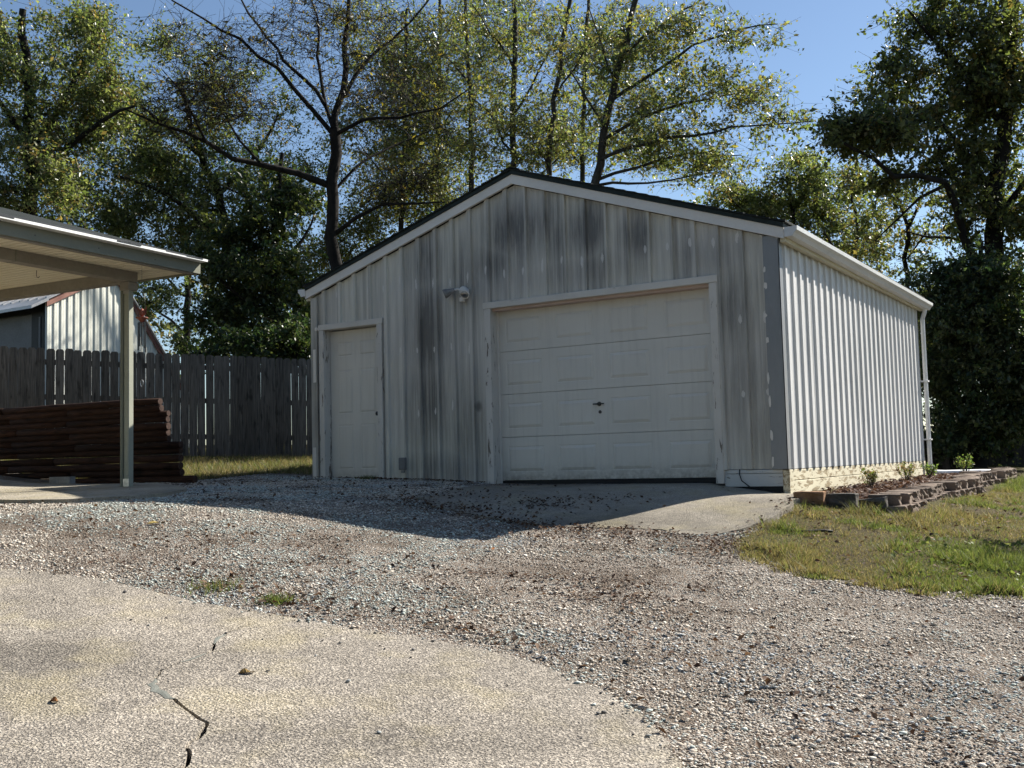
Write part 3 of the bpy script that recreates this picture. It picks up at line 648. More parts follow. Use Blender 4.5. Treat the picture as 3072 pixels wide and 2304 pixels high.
# ------------------------------------------------------------------ porch at the left (local frame: v east, u north, origin at the corner post)
PA = math.radians(4.5); PM = Matrix.Translation((-.41, -2.77, 0)) @ Matrix.Rotation(PA, 4, 'Z')
porch = tag(empty('porch'), 'tan open porch with shingled roof, ribbed soffit and corner post', 'porch'); porch.matrix_world = PM
def pp(mb, n, m, parent=None, sm=False): return mb.build(n, M[m], parent or porch, sm)
post = pp(MB().box(-.040, .040, -.040, .040, .02, 2.50, bev=.008), 'post', 'concrete_post')
pp(MB().tube([(-.072, -.03, .03), (-.072, -.03, 2.46)], .025, 10), 'drain_pipe', 'porch_fascia')
pp(MB().box(-.075, .075, -.075, .075, 2.40, 2.497, bev=.006), 'post_cap', 'porch_beam')
pp(MB().box(-.07, .07, -6.5, .07, 2.50, 2.622), 'beam', 'porch_beam'); pp(MB().box(-5.5, -.0725, -.07, .07, 2.50, 2.622), 'beam', 'porch_beam')
mb = MB(); u0 = -6.5                                                  # soffit with real V-grooves
while u0 < .42:
    for a, b, z in ((u0, u0+.016, 2.645), (u0+.018, u0+.098, 2.625)):
        mb.add([(-5.5, a, z), (.66, a, z), (.66, b, z), (-5.5, b, z), ], [(0, 1, 2, 3)])
    mb.add([(-5.5, u0+.016, 2.645), (.66, u0+.016, 2.645), (.66, u0+.018, 2.625), (-5.5, u0+.018, 2.625), (-5.5, u0+.098, 2.625), (.66, u0+.098, 2.625), (.66, u0+.1, 2.645), (-5.5, u0+.1, 2.645)], [(0, 1, 2, 3), (4, 5, 6, 7)])
    u0 += .1
pp(mb, 'soffit', 'soffit')
pp(MB().box(.60, .665, -6.5, .44, 2.585, 2.6245), 'frieze_board', 'porch_beam')
pp(MB().prism([(.667, 2.60), (.695, 2.60), (.695, 2.735), (.667, 2.735)], lambda p, t: (p[0], -6.5 if t == 0 else .47, p[1])), 'fascia', 'porch_fascia')
pp(MB().box(-5.5, .666, .44, .47, 2.60, 2.735), 'fascia', 'porch_fascia')
pp(MB().box(.66, .80, -6.5, .485, 2.736, 2.764), 'drip_edge', 'drip_white')
RS = .30
rf = pp(MB().prism([(.75, 2.7645), (-2.9, 2.7645+3.65*RS), (-2.9, 2.80+3.65*RS), (.75, 2.772)], lambda p, t: (p[0], -6.5 if t == 0 else .50, p[1])), 'roof_deck', 'shingle_dark')
r = np.random.default_rng(12)
for i in range(26):                                                   # shingle courses, each stepping over the last, ragged edges
    a = .795-i*.14; z = 2.778+(.75-a)*RS; b = a-.155; mb = MB(); y = -6.5
    while y < .5:
        w = r.uniform(.22, .38); e = r.uniform(-.006, .012); y1 = min(y+w, .515+r.uniform(-.01, .01))
        mb.add([(a+e, y, z), (a+e, y1-.004, z), (b, y1-.004, z+.155*RS), (b, y, z+.155*RS), (a+e, y, z-.012), (a+e, y1-.004, z-.012), (b, y1-.004, z+.155*RS-.012), (b, y, z+.155*RS-.012)], [(0, 1, 2, 3), (0, 4, 5, 1), (1, 5, 6, 2), (3, 2, 6, 7), (0, 3, 7, 4), (4, 7, 6, 5)]); y = y1
    mb.build('shingle_course', M['shingle'], rf)
pp(MB().prism([(-2.9, 2.80+3.65*RS), (-5.6, 2.80+3.65*RS-2.7*RS), (-5.6, 2.75+3.65*RS-2.7*RS), (-2.9, 2.75+3.65*RS)], lambda p, t: (p[0], -6.5 if t == 0 else .50, p[1])), 'roof_deck', 'shingle_dark')
hk = tag(MB().tube([(-.75, -.7, 2.627), (-.75, -.7, 2.56), (-.745, -.695, 2.54), (-.725, -.69, 2.535), (-.712, -.69, 2.55)], .004, 6).build('ceiling_hook', M['metal_dark']), 'small dark hook in the ribbed porch ceiling', 'hook'); hk.matrix_world = PM

for z in (.06, 2.36): pp(MB().box(-.048, .048, -.0425, -.0405, z, z+.09), 'bracket', 'steel')
for u in (-1.6, -3.2): pp(MB().box(-.0725, .0725, u-.004, u+.004, 2.497, 2.6225), 'beam_joint', 'porch_fascia')
for u in (-.25, -1.05, -1.85, -2.65): pp(MB().lathe([(.007, 0), (.006, .003), (.0, .004)], (.6955, u, 2.66), (1, 0, 0), 8), 'nail_head', 'metal_dark')

# wind chime under the porch overhang
wc = tag(empty('wind_chime', (.18, -3.05, 2.62)), 'wind chime with reddish ornament, disc, tubes and ring hanging beside the porch post', 'wind chime')
def wp(mb, n, m, sm=False): o = mb.build(n, M[m], wc, sm); o.matrix_parent_inverse = Matrix.Translation((-.18, 3.05, -2.62)); return o
cx, cy = .18, -3.05
wp(MB().tube([(cx, cy, 2.625), (cx, cy, 2.30)], .0018, 5), 'hanging_cord', 'metal_dark')
for s in (-1, 1): wp(MB().tube([(cx, cy, 2.30), (cx+s*.035, cy, 2.27), (cx+s*.055, cy, 2.19), (cx+s*.058, cy, 2.0)], .0022, 5), 'wire_arch', 'metal_dark')
orn = wp(MB().lathe([(.004, 0), (.03, .02), (.034, .05), (.018, .085), (.0, .10)], (cx, cy, 2.0), (0, 0, 1), 10), 'ornament', 'chime_red', True)
for s in (-1, 1): MB().add([(cx+s*.01, cy-.01, 2.02), (cx+s*.085, cy, 2.12), (cx+s*.06, cy+.012, 2.02), (cx+s*.01, cy+.01, 2.07)], [(0, 1, 2), (0, 1, 3), (1, 2, 3), (0, 2, 3)]).build('ornament_wing', M['chime_red'], orn)
wp(MB().lathe([(.0, -.045), (.02, -.042), (.045, -.012), (.068, .0), (.068, .008), (.0, .010)], (cx, cy, 1.985), (0, 0, 1), 18), 'disc', 'chime_red', True)
for i, (a, l) in enumerate(((0, .30), (1.26, .34), (2.5, .26), (3.77, .32), (5.0, .28))):
    wp(MB().tube([(cx+.04*math.cos(a), cy+.04*math.sin(a), 1.935), (cx+.04*math.cos(a), cy+.04*math.sin(a), 1.935-l)], .0085, 8), 'chime_tube', 'metal_dark')
wp(MB().tube([(cx, cy, 1.94), (cx, cy, 1.28)], .0013, 4), 'striker_cord', 'metal_dark')
wp(MB().tube([(cx+.022*math.cos(t), cy, 1.235+.042*math.sin(t)) for t in np.linspace(0, 2*math.pi, 17)], .004, 6, False), 'ring', 'steel')

# ------------------------------------------------------------------ stacked log wall behind the porch
lw = tag(empty('log_wall', (-1.2, -1.4, .1)), 'low wall of stacked reddish round logs behind the porch post', 'log wall'); LO = Matrix.Translation((1.2, 1.4, -.1))
ld = Vector((-.994, -.110, 0)); ln_ = Vector((-.110, .994, 0)); rr = np.random.default_rng(21)
def logmesh(p0, p1, rad, seed):
    r = np.random.default_rng(seed); P = [p0+(p1-p0)*t for t in np.linspace(0, 1, 7)]
    P = [p+Vector((0, r.uniform(-.004, .004), r.uniform(-.004, .004))) for p in P]
    return MB().tube(P, [rad*r.uniform(.9, 1.08) for _ in P], 12)
z = .06; rows = 13
for i in range(rows):
    rad = .047*rr.uniform(.86, 1.12); z += rad if i == 0 else 0
    ext = (.28 if i == 0 else .05 if i < 6 else -.17 if i < 11 else -.30)+rr.uniform(-.025, .02)
    o = Vector((-1.2, -1.37, z))+ln_*rr.uniform(-.02, .02)
    b0 = o-ld*ext; b1 = o+ld*rr.uniform(1.9, 2.5) if i % 2 else o+ld*rr.uniform(2.9, 3.4); b2 = o+ld*5.2
    for a, b in ((b0, b1-ld*.01), (b1+ld*.01, b2)):
        mb = logmesh(a, b, rad, i*7+int(abs(a.x)*10)); L = mb.build('log', M['log'], lw, True); L.matrix_parent_inverse = LO
        if a is b0:
            e = MB().lathe([(rad*.97, 0), (rad*.93, .006), (.0, .007)], a, -ld, 12).build('log_end', M['log_end'], L)
    z += 2*rad-.005
cb = tag(empty('concrete_block', (-2.62, -2.12, .13)), 'small hollow concrete block lying on the porch slab before the logs', 'block'); cb.rotation_euler.z = .12
gzb = g(-2.62, -2.12)+.035; cb.location.z = gzb
MB().box(-.19, .19, -.05, -.035, 0, .095, bev=.003).box(-.19, .19, .035, .05, 0, .095, bev=.003).build('face_shell', M['cinder'], cb)
for x in (-.18, 0, .18): MB().box(x-.012, x+.012, -.0345, .0345, 0, .095).build('web', M['cinder'], cb)

# ------------------------------------------------------------------ picket fence beyond the drive
def fence(name, label, A, B, zA, zB, height, mat, seed, gaps, pitch=.152, rails=(.35, 1.0, 1.6), lean=.004):
    A, B = Vector((*A, 0)), Vector((*B, 0)); L = (B-A).length; d = (B-A)/L; nrm = Vector((-d.y, d.x, 0)); rt = empty(name, (A.x, A.y, zA)); tag(rt, label, 'fence'); inv = Matrix.Translation((-A.x, -A.y, -zA))
    r = np.random.default_rng(seed); t = 0.0; n = 0
    while t < L:
        w = r.uniform(.132, .142); gp = gaps(t/L, r); h = height+r.uniform(-.012, .012); zb0 = zA+(zB-zA)*t/L
        c = .028; prof = [(0, 0), (w, 0), (w, h-c*1.4), (w-c*.5, h-c*.55), (w-c, h), (c, h), (c*.5, h-c*.55), (0, h-c*1.4)]; o = A+d*t+nrm*r.uniform(-.006, .006); ang = r.uniform(-lean, lean)
        fn = lambda p, q: o+d*(p[0]+ang*p[1])+Vector((0, 0, zb0+p[1]))+nrm*(0 if q == 0 else .017)
        k = MB().prism(prof, fn).build('picket', mat, rt); k.matrix_parent_inverse = inv; t += w+gp; n += 1
    for z in rails:
        a, b = A+nrm*.018+Vector((0, 0, zA+z)), B+nrm*.018+Vector((0, 0, zB+z)); m = MB()
        V = [p+q for p in (a, b) for q in (Vector((0, 0, -.045)), Vector((0, 0, .045)), nrm*.04+Vector((0, 0, .045)), nrm*.04+Vector((0, 0, -.045)))]
        m.add(V, [(0, 1, 5, 4), (1, 2, 6, 5), (2, 3, 7, 6), (3, 0, 4, 7), (0, 3, 2, 1), (4, 5, 6, 7)]).build('rail', mat, rt).matrix_parent_inverse = inv
    t = .6
    while t < L:
        p = A+d*t+nrm*.105; zz = zA+(zB-zA)*t/L; m = MB().box(p.x-.045, p.x+.045, p.y-.045, p.y+.045, zz-.2, zz+height-.1); m.build('post', mat, rt).matrix_parent_inverse = inv; t += 2.4
    return rt
def gapL(u, r):
    if u < .22: return r.uniform(.001, .004)
    if u < .52: return r.uniform(.006, .013)
    if u < .66: return r.uniform(.0, .004)
    return r.uniform(.001, .009) if u < .93 else r.uniform(0, .003)
fence('picket_fence', 'tall weathered grey dog-ear picket fence between the porch and the garage', (-7.5, -1.97), (-2.2, 5.95), .60, .36, 1.83, M['fence'], 31, gapL)
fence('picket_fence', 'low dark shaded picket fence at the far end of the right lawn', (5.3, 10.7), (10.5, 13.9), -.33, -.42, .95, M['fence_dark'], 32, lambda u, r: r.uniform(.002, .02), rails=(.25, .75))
ps = tag(empty('peaked_post', (6.25, 10.95, -.3)), 'dark wooden post with a small peaked top at the shaded far fence', 'post')
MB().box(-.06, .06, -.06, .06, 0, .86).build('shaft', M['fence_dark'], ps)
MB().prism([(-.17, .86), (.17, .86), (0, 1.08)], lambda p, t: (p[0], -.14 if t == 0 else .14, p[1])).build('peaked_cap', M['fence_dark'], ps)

# ------------------------------------------------------------------ neighbour's shed beyond the fence
SX, SY0 = -8.48, 1.55
shed = tag(empty('shed', (SX, SY0, .6)), 'white ribbed-metal shed with red trim beyond the picket fence', 'shed'); SO = Matrix.Translation((-SX, -SY0, -.6))
def sp_(mb, n, m, parent=None):
    o = mb.build(n, M[m], parent or shed); 
    if parent is None: o.matrix_parent_inverse = SO
    return o
prof = [(1.55, 3.60), (2.8, 4.27), (3.2, 4.24), (3.58, 3.78), (4.3, 2.8), (5.1, 1.75)]
def sz(y):
    for (a, p), (b, q) in zip(prof, prof[1:]):
        if a <= y <= b: return p+(q-p)*(y-a)/(b-a)
    return 1.75
yy = [1.55, 2.45, 3.35, 4.25, 5.1]
for s in range(4):
    P = rib_profile(yy[s], yy[s+1], 1.6, .155, .022, .03, .018); P = sorted(set(P) | {(y, off_at(P, y)) for y, _ in prof if yy[s] < y < yy[s+1]}); mb = MB()
    for (a, p), (b, q) in zip(P, P[1:]): mb.add([(SX+p, a, .5), (SX+q, b, .5), (SX+q, b, sz(b)), (SX+p, a, sz(a))], [(0, 1, 2, 3)])
    sp_(mb, 'wall_panel', 'shed_wall')
for (a, p), (b, q) in zip(prof, prof[1:]):
    sp_(MB().prism([(a, p+.02), (b, q+.02), (b, q-.11), (a, p-.11)], lambda w, t: (SX+.03 if t == 0 else SX+.06, w[0], w[1])), 'rake_trim', 'shed_red')
    nb = max(2, int(8*abs(b-a))); mb = MB(); mb.prism([(a, p+.03), (b, q+.03), (b, q+.06), (a, p+.06)], lambda w, t: (SX+.12 if t == 0 else SX-7, w[0], w[1]))
    for k in range(24): 
        x = SX+.05-.29*k; mb.prism([(a, p+.06), (b, q+.06), (b, q+.085), (a, p+.085)], lambda w, t: (x if t == 0 else x-.05, w[0], w[1]))
    sp_(mb, 'roof_panel', 'shed_roof')
sp_(MB().prism([(1.18, 3.41), (1.55, 3.60), (1.55, 3.66), (1.18, 3.47)], lambda w, t: (SX+.12 if t == 0 else SX-7, w[0], w[1])), 'roof_panel', 'shed_roof')
sp_(MB().box(SX-7, SX-.01, SY0, SY0+.05, 3.4, 3.60), 'eave_board', 'black'); sp_(MB().box(SX-.42, SX-.02, SY0-.01, SY0+.04, .5, 3.4), 'jamb', 'black')
sp_(MB().box(SX-3.2, SX-.42, SY0+.01, SY0+.06, .5, 3.37), 'roller_door', 'shed_grey'); sp_(MB().box(SX-7, SX-3.2, SY0, SY0+.05, .5, 3.4), 'wall_panel', 'shed_wall')
sp_(MB().box(SX-.16, SX-.12, SY0-.03, SY0-.012, .6, 3.3), 'track_rail', 'shed_grey')
sp_(MB().box(SX-7, SX-6.95, SY0+.06, 5.1, .5, 1.75), 'wall_panel', 'shed_wall')

# ------------------------------------------------------------------ block edging and bed beside the garage
def blockmesh(w, d, h, seed):
    r = np.random.default_rng(seed); bm = bmesh.new(); bmesh.ops.create_cube(bm, size=1); bmesh.ops.subdivide_edges(bm, edges=bm.edges[:], cuts=2, use_grid_fill=True)
    for v in bm.verts:
        tap = 1-.22*(v.co.x < 0)*abs(v.co.x)*2; v.co = Vector((v.co.x*d, v.co.y*w*tap, (v.co.z+.5)*h))
        if v.co.x > d*.49: v.co.x += r.uniform(-.014, .016)
        v.co += Vector((r.uniform(-.003, .003), r.uniform(-.003, .003), r.uniform(-.003, .003)))
    bmesh.ops.bevel(bm, geom=[e for e in bm.edges if e.calc_face_angle(0) > .9], offset=.008, segments=1, affect='EDGES')
    me = bpy.data.meshes.new('block'); bm.to_mesh(me); bm.free(); return me
bmeshes = [blockmesh(.22, .30, .11, s) for s in range(6)]
for me in bmeshes: me.materials.append(M['block'])
edge = tag(empty('block_edging', (7.8, 0, -.4)), 'double-course edging of grey-brown split-face blocks along the garage bed', 'edging'); EO = Matrix.Translation((-7.8, 0, .4))
r = np.random.default_rng(41)
def place_block(me, loc, rz, parent=None, name='block', tilt=(0, 0)):
    o = bpy.data.objects.new(name, me); COL.objects.link(o); o.matrix_world = Matrix.Translation(loc) @ Matrix.Rotation(rz, 4, 'Z') @ Matrix.Rotation(tilt[0], 4, 'X') @ Matrix.Rotation(tilt[1], 4, 'Y')
    if parent: mw = o.matrix_world.copy(); o.parent = parent; o.matrix_parent_inverse = EO; o.matrix_basis = mw
    return o
for i in range(33):
    y = -.16+i*.262; x = 7.66+.10*math.sin(i*.5+.6)*(.3+.7*(i > 9))+.02*math.sin(i*1.3); za = -.375+.0035*i
    place_block(bmeshes[i % 6], (x+.05+r.uniform(-.012, .012), y-.1, za-.02), r.uniform(-.05, .05), edge)
    place_block(bmeshes[(i*5+2) % 6], (x+r.uniform(-.02, .02), y, za+.088), r.uniform(-.07, .07)+.10*math.cos(i*.5), edge, tilt=(r.uniform(-.02, .02), r.uniform(-.02, .02)))
def lone(name, w, d, h, loc, rz, mat, label, tilt=(0, 0), sd=70):
    me = blockmesh(w, d, h, sd); me.materials.append(M[mat]); return tag(place_block(me, loc, rz, None, name, tilt), label, 'block')
lone('edging_block', .30, .20, .135, (7.02, -.46, -.27), -math.pi/2+.05, 'block_red', 'reddish-brown block at the near end of the garage bed')
lone('edging_block', .30, .20, .13, (7.32, -.38, -.29), -math.pi/2-.05, 'block_dark', 'dark block next to the reddish one at the bed front', sd=71)
lone('edging_block', .33, .12, .11, (7.58, -.33, -.32), -math.pi/2-.12, 'block_dark', 'dark sunken block slanting towards the block row corner', (.10, 0), 72)
lone('edging_block', .24, .2, .11, (7.45, 5.9, -.19), .6, 'block', 'loose brown block lying in the bed by the downspout', sd=73)
BED = [(6.68, -.22), (7.0, -.40), (7.5, -.25), (7.62, .2), (7.6, 2), (7.62, 4), (7.6, 6.5), (7.55, 8.2), (6.7, 8.2)]
sheet('planting_bed', BED, M['mulch'], 0, .2, .1, rough=.05, zfun=lambda x, y: np.interp(y, [-.3, 1, 8], [-.26, -.19, -.16])+.0*x)

# garden hose end on the lawn
hose = [(7.34, -1.93), (7.42, -1.83), (7.51, -1.75), (7.58, -1.735)]
tag(MB().tube([(x, y, g(x, y)+.018) for x, y in hose], .011, 8).build('hose', M['rubber'], None, True), 'short length of black pipe lying in the grass near the apron', 'pipe')

# ------------------------------------------------------------------ trees
TREES = {}
TREES['walnut']=dict(limbs=[([(-5.22, 6.26, 0.45), (-5.14, 6.2, 4.45), (-5.1, 6.13, 5.5), (-5.06, 6.09, 6.3), (-5.0, 6.07, 7.0), (-4.95, 6.05, 7.52)], 0.17, 0.12), ([(-4.95, 6.05, 7.52), (-4.87, 6.21, 8.34), (-4.85, 6.31, 9.41), (-4.8, 6.43, 10.48), (-4.78, 6.54, 11.36)], 0.085, 0.03), ([(-4.97, 6.04, 7.5), (-5.2, 6.08, 8.07), (-5.41, 6.11, 8.95), (-5.5, 6.22, 9.74), (-5.68, 6.27, 10.65), (-5.84, 6.34, 11.47)], 0.045, 0.014), ([(-5.02, 6.02, 7.45), (-5.39, 5.35, 8.31), (-5.49, 4.91, 8.6), (-5.89, 4.26, 9.08), (-6.29, 3.62, 9.46), (-6.59, 3.05, 9.72)], 0.055, 0.016), ([(-5.09, 5.92, 8.02), (-6.04, 5.76, 9.19), (-6.83, 5.71, 10.11), (-7.47, 5.77, 10.94), (-8.04, 5.87, 11.79)], 0.045, 0.014), ([(-5.09, 6.07, 6.28), (-5.51, 5.45, 6.54), (-5.96, 4.81, 6.67), (-6.23, 4.3, 6.7), (-6.41, 3.83, 6.92), (-6.57, 3.37, 7.12), (-6.73, 2.93, 7.21), (-7.1, 2.34, 7.37)], 0.08, 0.016), ([(-4.94, 6.07, 7.39), (-4.22, 6.07, 7.54), (-3.31, 6.2, 7.51), (-2.35, 6.36, 7.56), (-1.64, 6.34, 7.75)], 0.045, 0.013), ([(-4.74, 6.13, 8.19), (-4.44, 6.68, 9.12), (-4.21, 7.22, 9.76), (-3.77, 7.87, 10.63), (-3.59, 8.36, 11.31)], 0.045, 0.014), ([(-5.07, 6.17, 5.25), (-4.5, 6.21, 5.53), (-3.83, 6.33, 5.7), (-3.1, 6.49, 5.67), (-2.46, 6.6, 5.63)], 0.055, 0.014), ([(-5.04, 6.12, 6.18), (-4.67, 6.91, 7.03), (-4.46, 7.63, 7.48), (-3.85, 8.6, 8.06)], 0.036, 0.012), ([(-6.38, 3.78, 6.88), (-6.31, 3.39, 7.36), (-6.25, 2.99, 7.81), (-6.28, 2.56, 8.06)], 0.03, 0.01), ([(-5.72, 4.58, 6.58), (-6.21, 4.54, 7.15), (-6.78, 4.43, 7.93), (-7.21, 4.43, 8.43)], 0.03, 0.01)],
 crowns=[(-6.23, 5.11, 9.03, 2.0, 1.2, 80), (-6.33, 3.41, 7.47, 1.4, 0.66, 70), (-4.07, 6.53, 8.47, 1.7, 1.5, 70), (-3.86, 6.85, 6.26, 1.1, 0.7, 40), (-5.0, 5.82, 9.9, 1.5, 0.6, 40)])
TREES['left']=dict(limbs=[([(-13.56, 4.5, 0.82), (-13.45, 4.42, 5.47), (-13.23, 4.38, 7.5), (-13.21, 4.22, 9.54), (-13.18, 4.06, 11.57)], 0.25, 0.08), ([(-13.3, 4.38, 7.05), (-12.14, 4.63, 8.05), (-11.16, 4.81, 8.59), (-10.21, 4.99, 8.79)], 0.1, 0.03), ([(-13.24, 4.33, 8.07), (-12.64, 4.97, 9.63), (-12.26, 5.49, 11.0), (-12.29, 5.78, 11.95)], 0.1, 0.03), ([(-13.26, 4.29, 8.41), (-13.79, 3.87, 9.33), (-14.33, 3.47, 10.02)], 0.1, 0.03)],
 crowns=[(-13.06, 4.24, 10.44, 1.92, 1.7, 110), (-13.49, 4.17, 8.07, 1.7, 1.36, 80), (-11.89, 4.95, 10.74, 0.68, 1.02, 45), (-14.37, 3.51, 9.34, 1.36, 2.26, 40), (-11.7, 4.21, 6.99, 0.98, 0.65, 45), (-11.57, 5.24, 9.71, 0.79, 0.91, 40), (-12.2, 4.93, 8.71, 1.02, 1.02, 50), (-13.84, 4.04, 6.95, 0.91, 0.45, 40)])
TREES['mid']=dict(limbs=[([(-12.15, 10.11, 0.78), (-12.19, 10.06, 4.3), (-12.24, 9.87, 6.13), (-12.46, 9.57, 7.96), (-12.92, 9.15, 9.54), (-13.15, 8.86, 11.12)], 0.22, 0.06), ([(-12.28, 9.82, 6.39), (-12.74, 8.66, 7.43), (-13.02, 7.64, 7.92), (-13.18, 6.74, 8.0)], 0.1, 0.03), ([(-12.46, 9.57, 7.96), (-11.76, 10.5, 9.25), (-11.6, 11.09, 10.47)], 0.08, 0.03), ([(-12.73, 9.31, 9.02), (-13.37, 8.24, 9.93), (-13.77, 7.33, 10.67)], 0.08, 0.02)],
 crowns=[(-13.99, 8.58, 8.27, 1.57, 1.44, 100), (-12.7, 9.29, 9.54, 1.57, 1.7, 90), (-14.75, 7.93, 10.25, 1.31, 1.44, 70), (-13.22, 8.76, 11.77, 1.18, 0.91, 45), (-11.34, 10.1, 10.02, 1.44, 1.44, 50), (-13.96, 8.71, 6.97, 1.44, 0.78, 60), (-15.45, 7.69, 7.92, 1.18, 0.91, 45), (-12.55, 7.41, 4.94, 0.73, 0.73, 30), (-12.51, 9.61, 7.18, 1.44, 1.18, 70), (-14.26, 8.33, 9.19, 1.57, 1.18, 60), (-12.17, 12.04, 8.98, 1.25, 1.25, 40), (-16.37, 7.16, 7.3, 1.18, 0.65, 30)])
TREES['dark']=dict(limbs=[([(-9.12, 8.5, 0.68), (-9.12, 8.5, 3.64), (-9.1, 8.35, 5.51), (-8.9, 8.33, 7.15), (-8.74, 8.34, 8.2)], 0.2, 0.05), ([(-9.11, 8.47, 3.99), (-9.48, 7.6, 4.52), (-9.56, 6.92, 4.9)], 0.08, 0.03), ([(-9.11, 8.38, 5.05), (-8.82, 9.07, 6.07), (-8.82, 9.59, 6.9)], 0.07, 0.02), ([(-9.0, 8.35, 6.22), (-9.61, 7.9, 7.06), (-10.08, 7.57, 7.42)], 0.06, 0.02)],
 crowns=[(-9.02, 8.29, 6.8, 1.18, 1.29, 90), (-9.53, 8.12, 5.06, 1.29, 1.06, 90), (-8.67, 8.71, 4.44, 0.82, 1.18, 60), (-10.19, 7.66, 5.55, 0.82, 1.06, 50), (-10.58, 7.54, 4.03, 1.06, 0.71, 45), (-9.12, 8.5, 3.64, 1.29, 0.59, 50)])
TREES['bA']=dict(limbs=[([(-5.69, 14.2, 0.62), (-5.52, 14.06, 6.71), (-5.39, 14.01, 8.27), (-5.23, 13.91, 10.62), (-5.02, 13.82, 13.22), (-4.89, 13.77, 14.78)], 0.13, 0.06), ([(-5.35, 13.98, 8.92), (-6.19, 13.93, 10.28), (-6.99, 13.94, 11.14)], 0.04, 0.012), ([(-5.28, 13.94, 9.97), (-4.28, 13.88, 11.07), (-3.54, 13.67, 12.0)], 0.04, 0.012), ([(-5.18, 13.89, 11.27), (-5.41, 13.07, 12.13), (-5.53, 12.36, 12.69)], 0.04, 0.012), ([(-5.45, 14.02, 7.75), (-4.59, 14.51, 8.38), (-3.89, 14.9, 9.01)], 0.04, 0.012)],
 crowns=[(-5.5, 13.65, 11.67, 1.44, 1.96, 60), (-5.87, 13.64, 9.07, 1.44, 1.18, 50), (-4.72, 14.3, 9.82, 1.05, 1.44, 45)])
TREES['bB']=dict(limbs=[([(-4.26, 13.94, 0.57), (-4.1, 13.78, 6.72), (-4.02, 13.69, 8.36), (-3.69, 13.71, 10.49), (-3.28, 13.77, 12.75), (-3.04, 13.81, 14.13)], 0.11, 0.05), ([(-4.03, 13.69, 8.23), (-4.71, 13.75, 9.41), (-5.25, 13.93, 10.23)], 0.03, 0.01), ([(-3.76, 13.7, 10.12), (-2.82, 13.61, 11.04), (-2.14, 13.41, 11.57)], 0.035, 0.01)],
 crowns=[(-3.48, 13.78, 11.24, 1.14, 1.39, 45), (-3.85, 13.76, 8.73, 1.14, 1.01, 45)])
TREES['bC']=dict(limbs=[([(-2.07, 11.79, 0.45), (-1.88, 11.72, 5.58), (-1.63, 11.75, 6.98), (-1.31, 11.84, 8.39), (-0.92, 11.94, 9.96), (-0.5, 12.09, 11.42), (-0.19, 12.18, 12.65)], 0.16, 0.06), ([(-1.15, 11.88, 9.0), (-0.32, 12.21, 9.5), (0.72, 12.67, 10.15), (1.73, 13.13, 10.52), (2.53, 13.48, 10.54)], 0.05, 0.012), ([(-1.37, 11.82, 8.05), (-0.54, 12.61, 8.67), (0.54, 13.58, 9.12), (1.65, 14.56, 9.47)], 0.05, 0.012), ([(-1.49, 11.79, 7.54), (-0.37, 12.18, 7.83), (0.68, 12.54, 7.95), (1.9, 13.0, 8.06), (3.19, 13.52, 8.04)], 0.05, 0.012), ([(-1.6, 11.77, 7.04), (-0.77, 12.46, 7.4), (0.15, 13.21, 7.75), (1.25, 14.11, 7.71)], 0.045, 0.012), ([(-0.87, 11.97, 10.13), (-0.24, 12.69, 10.86), (0.44, 13.46, 11.55), (0.95, 14.12, 12.14)], 0.045, 0.012), ([(-1.31, 11.84, 8.27), (-1.93, 11.64, 9.51), (-2.3, 11.64, 10.29)], 0.04, 0.012), ([(-1.59, 11.79, 6.92), (-0.57, 12.54, 6.97), (0.36, 13.23, 7.14), (0.91, 13.69, 7.26)], 0.04, 0.012), ([(-1.05, 11.91, 9.4), (-1.26, 11.4, 10.44), (-1.29, 11.02, 11.12)], 0.04, 0.012)],
 crowns=[(-0.82, 12.0, 10.07, 1.25, 1.25, 70), (0.44, 12.78, 10.26, 1.36, 0.91, 60), (-0.45, 12.39, 8.25, 1.36, 0.91, 70), (1.1, 13.34, 8.54, 1.25, 0.91, 55), (0.46, 13.03, 7.43, 1.25, 0.57, 50), (1.79, 13.61, 10.5, 0.79, 0.4, 18), (2.57, 13.36, 8.08, 0.77, 0.33, 20), (1.43, 13.49, 9.32, 0.91, 0.45, 25)])
TREES['bD']=dict(limbs=[([(-8.38, 16.03, 0.7), (-8.13, 15.89, 7.68), (-7.95, 15.78, 10.26), (-7.9, 15.57, 13.13), (-7.89, 15.39, 15.28)], 0.12, 0.05), ([(-8.01, 15.81, 9.54), (-8.66, 15.31, 10.56), (-9.22, 14.89, 11.3)], 0.035, 0.012), ([(-7.92, 15.65, 11.98), (-8.63, 15.11, 13.0), (-9.19, 14.69, 13.88)], 0.035, 0.012)],
 crowns=[(-8.28, 15.35, 12.85, 1.58, 2.01, 60), (-8.94, 15.18, 10.0, 1.58, 1.58, 60), (-9.46, 14.73, 11.45, 1.15, 1.72, 45)])
TREES['bE']=dict(limbs=[([(-10.88, 15.62, 0.76), (-10.74, 15.55, 6.19), (-10.47, 15.48, 9.14), (-10.22, 15.37, 12.09), (-10.0, 15.29, 14.75)], 0.12, 0.05), ([(-10.48, 15.49, 8.84), (-11.29, 14.88, 10.05), (-11.63, 14.61, 10.65)], 0.035, 0.012), ([(-10.38, 15.44, 10.17), (-9.59, 15.85, 11.18), (-9.16, 16.05, 12.06)], 0.035, 0.012)],
 crowns=[(-10.63, 15.42, 8.55, 1.78, 1.18, 60), (-11.25, 14.85, 10.64, 1.63, 1.78, 60), (-10.37, 15.22, 12.83, 1.63, 1.63, 50), (-11.95, 14.69, 7.41, 1.18, 0.89, 50), (-9.62, 16.05, 8.67, 1.33, 0.74, 50), (-11.53, 15.7, 12.46, 1.37, 1.68, 40), (-12.86, 14.16, 6.85, 1.04, 0.89, 40)])
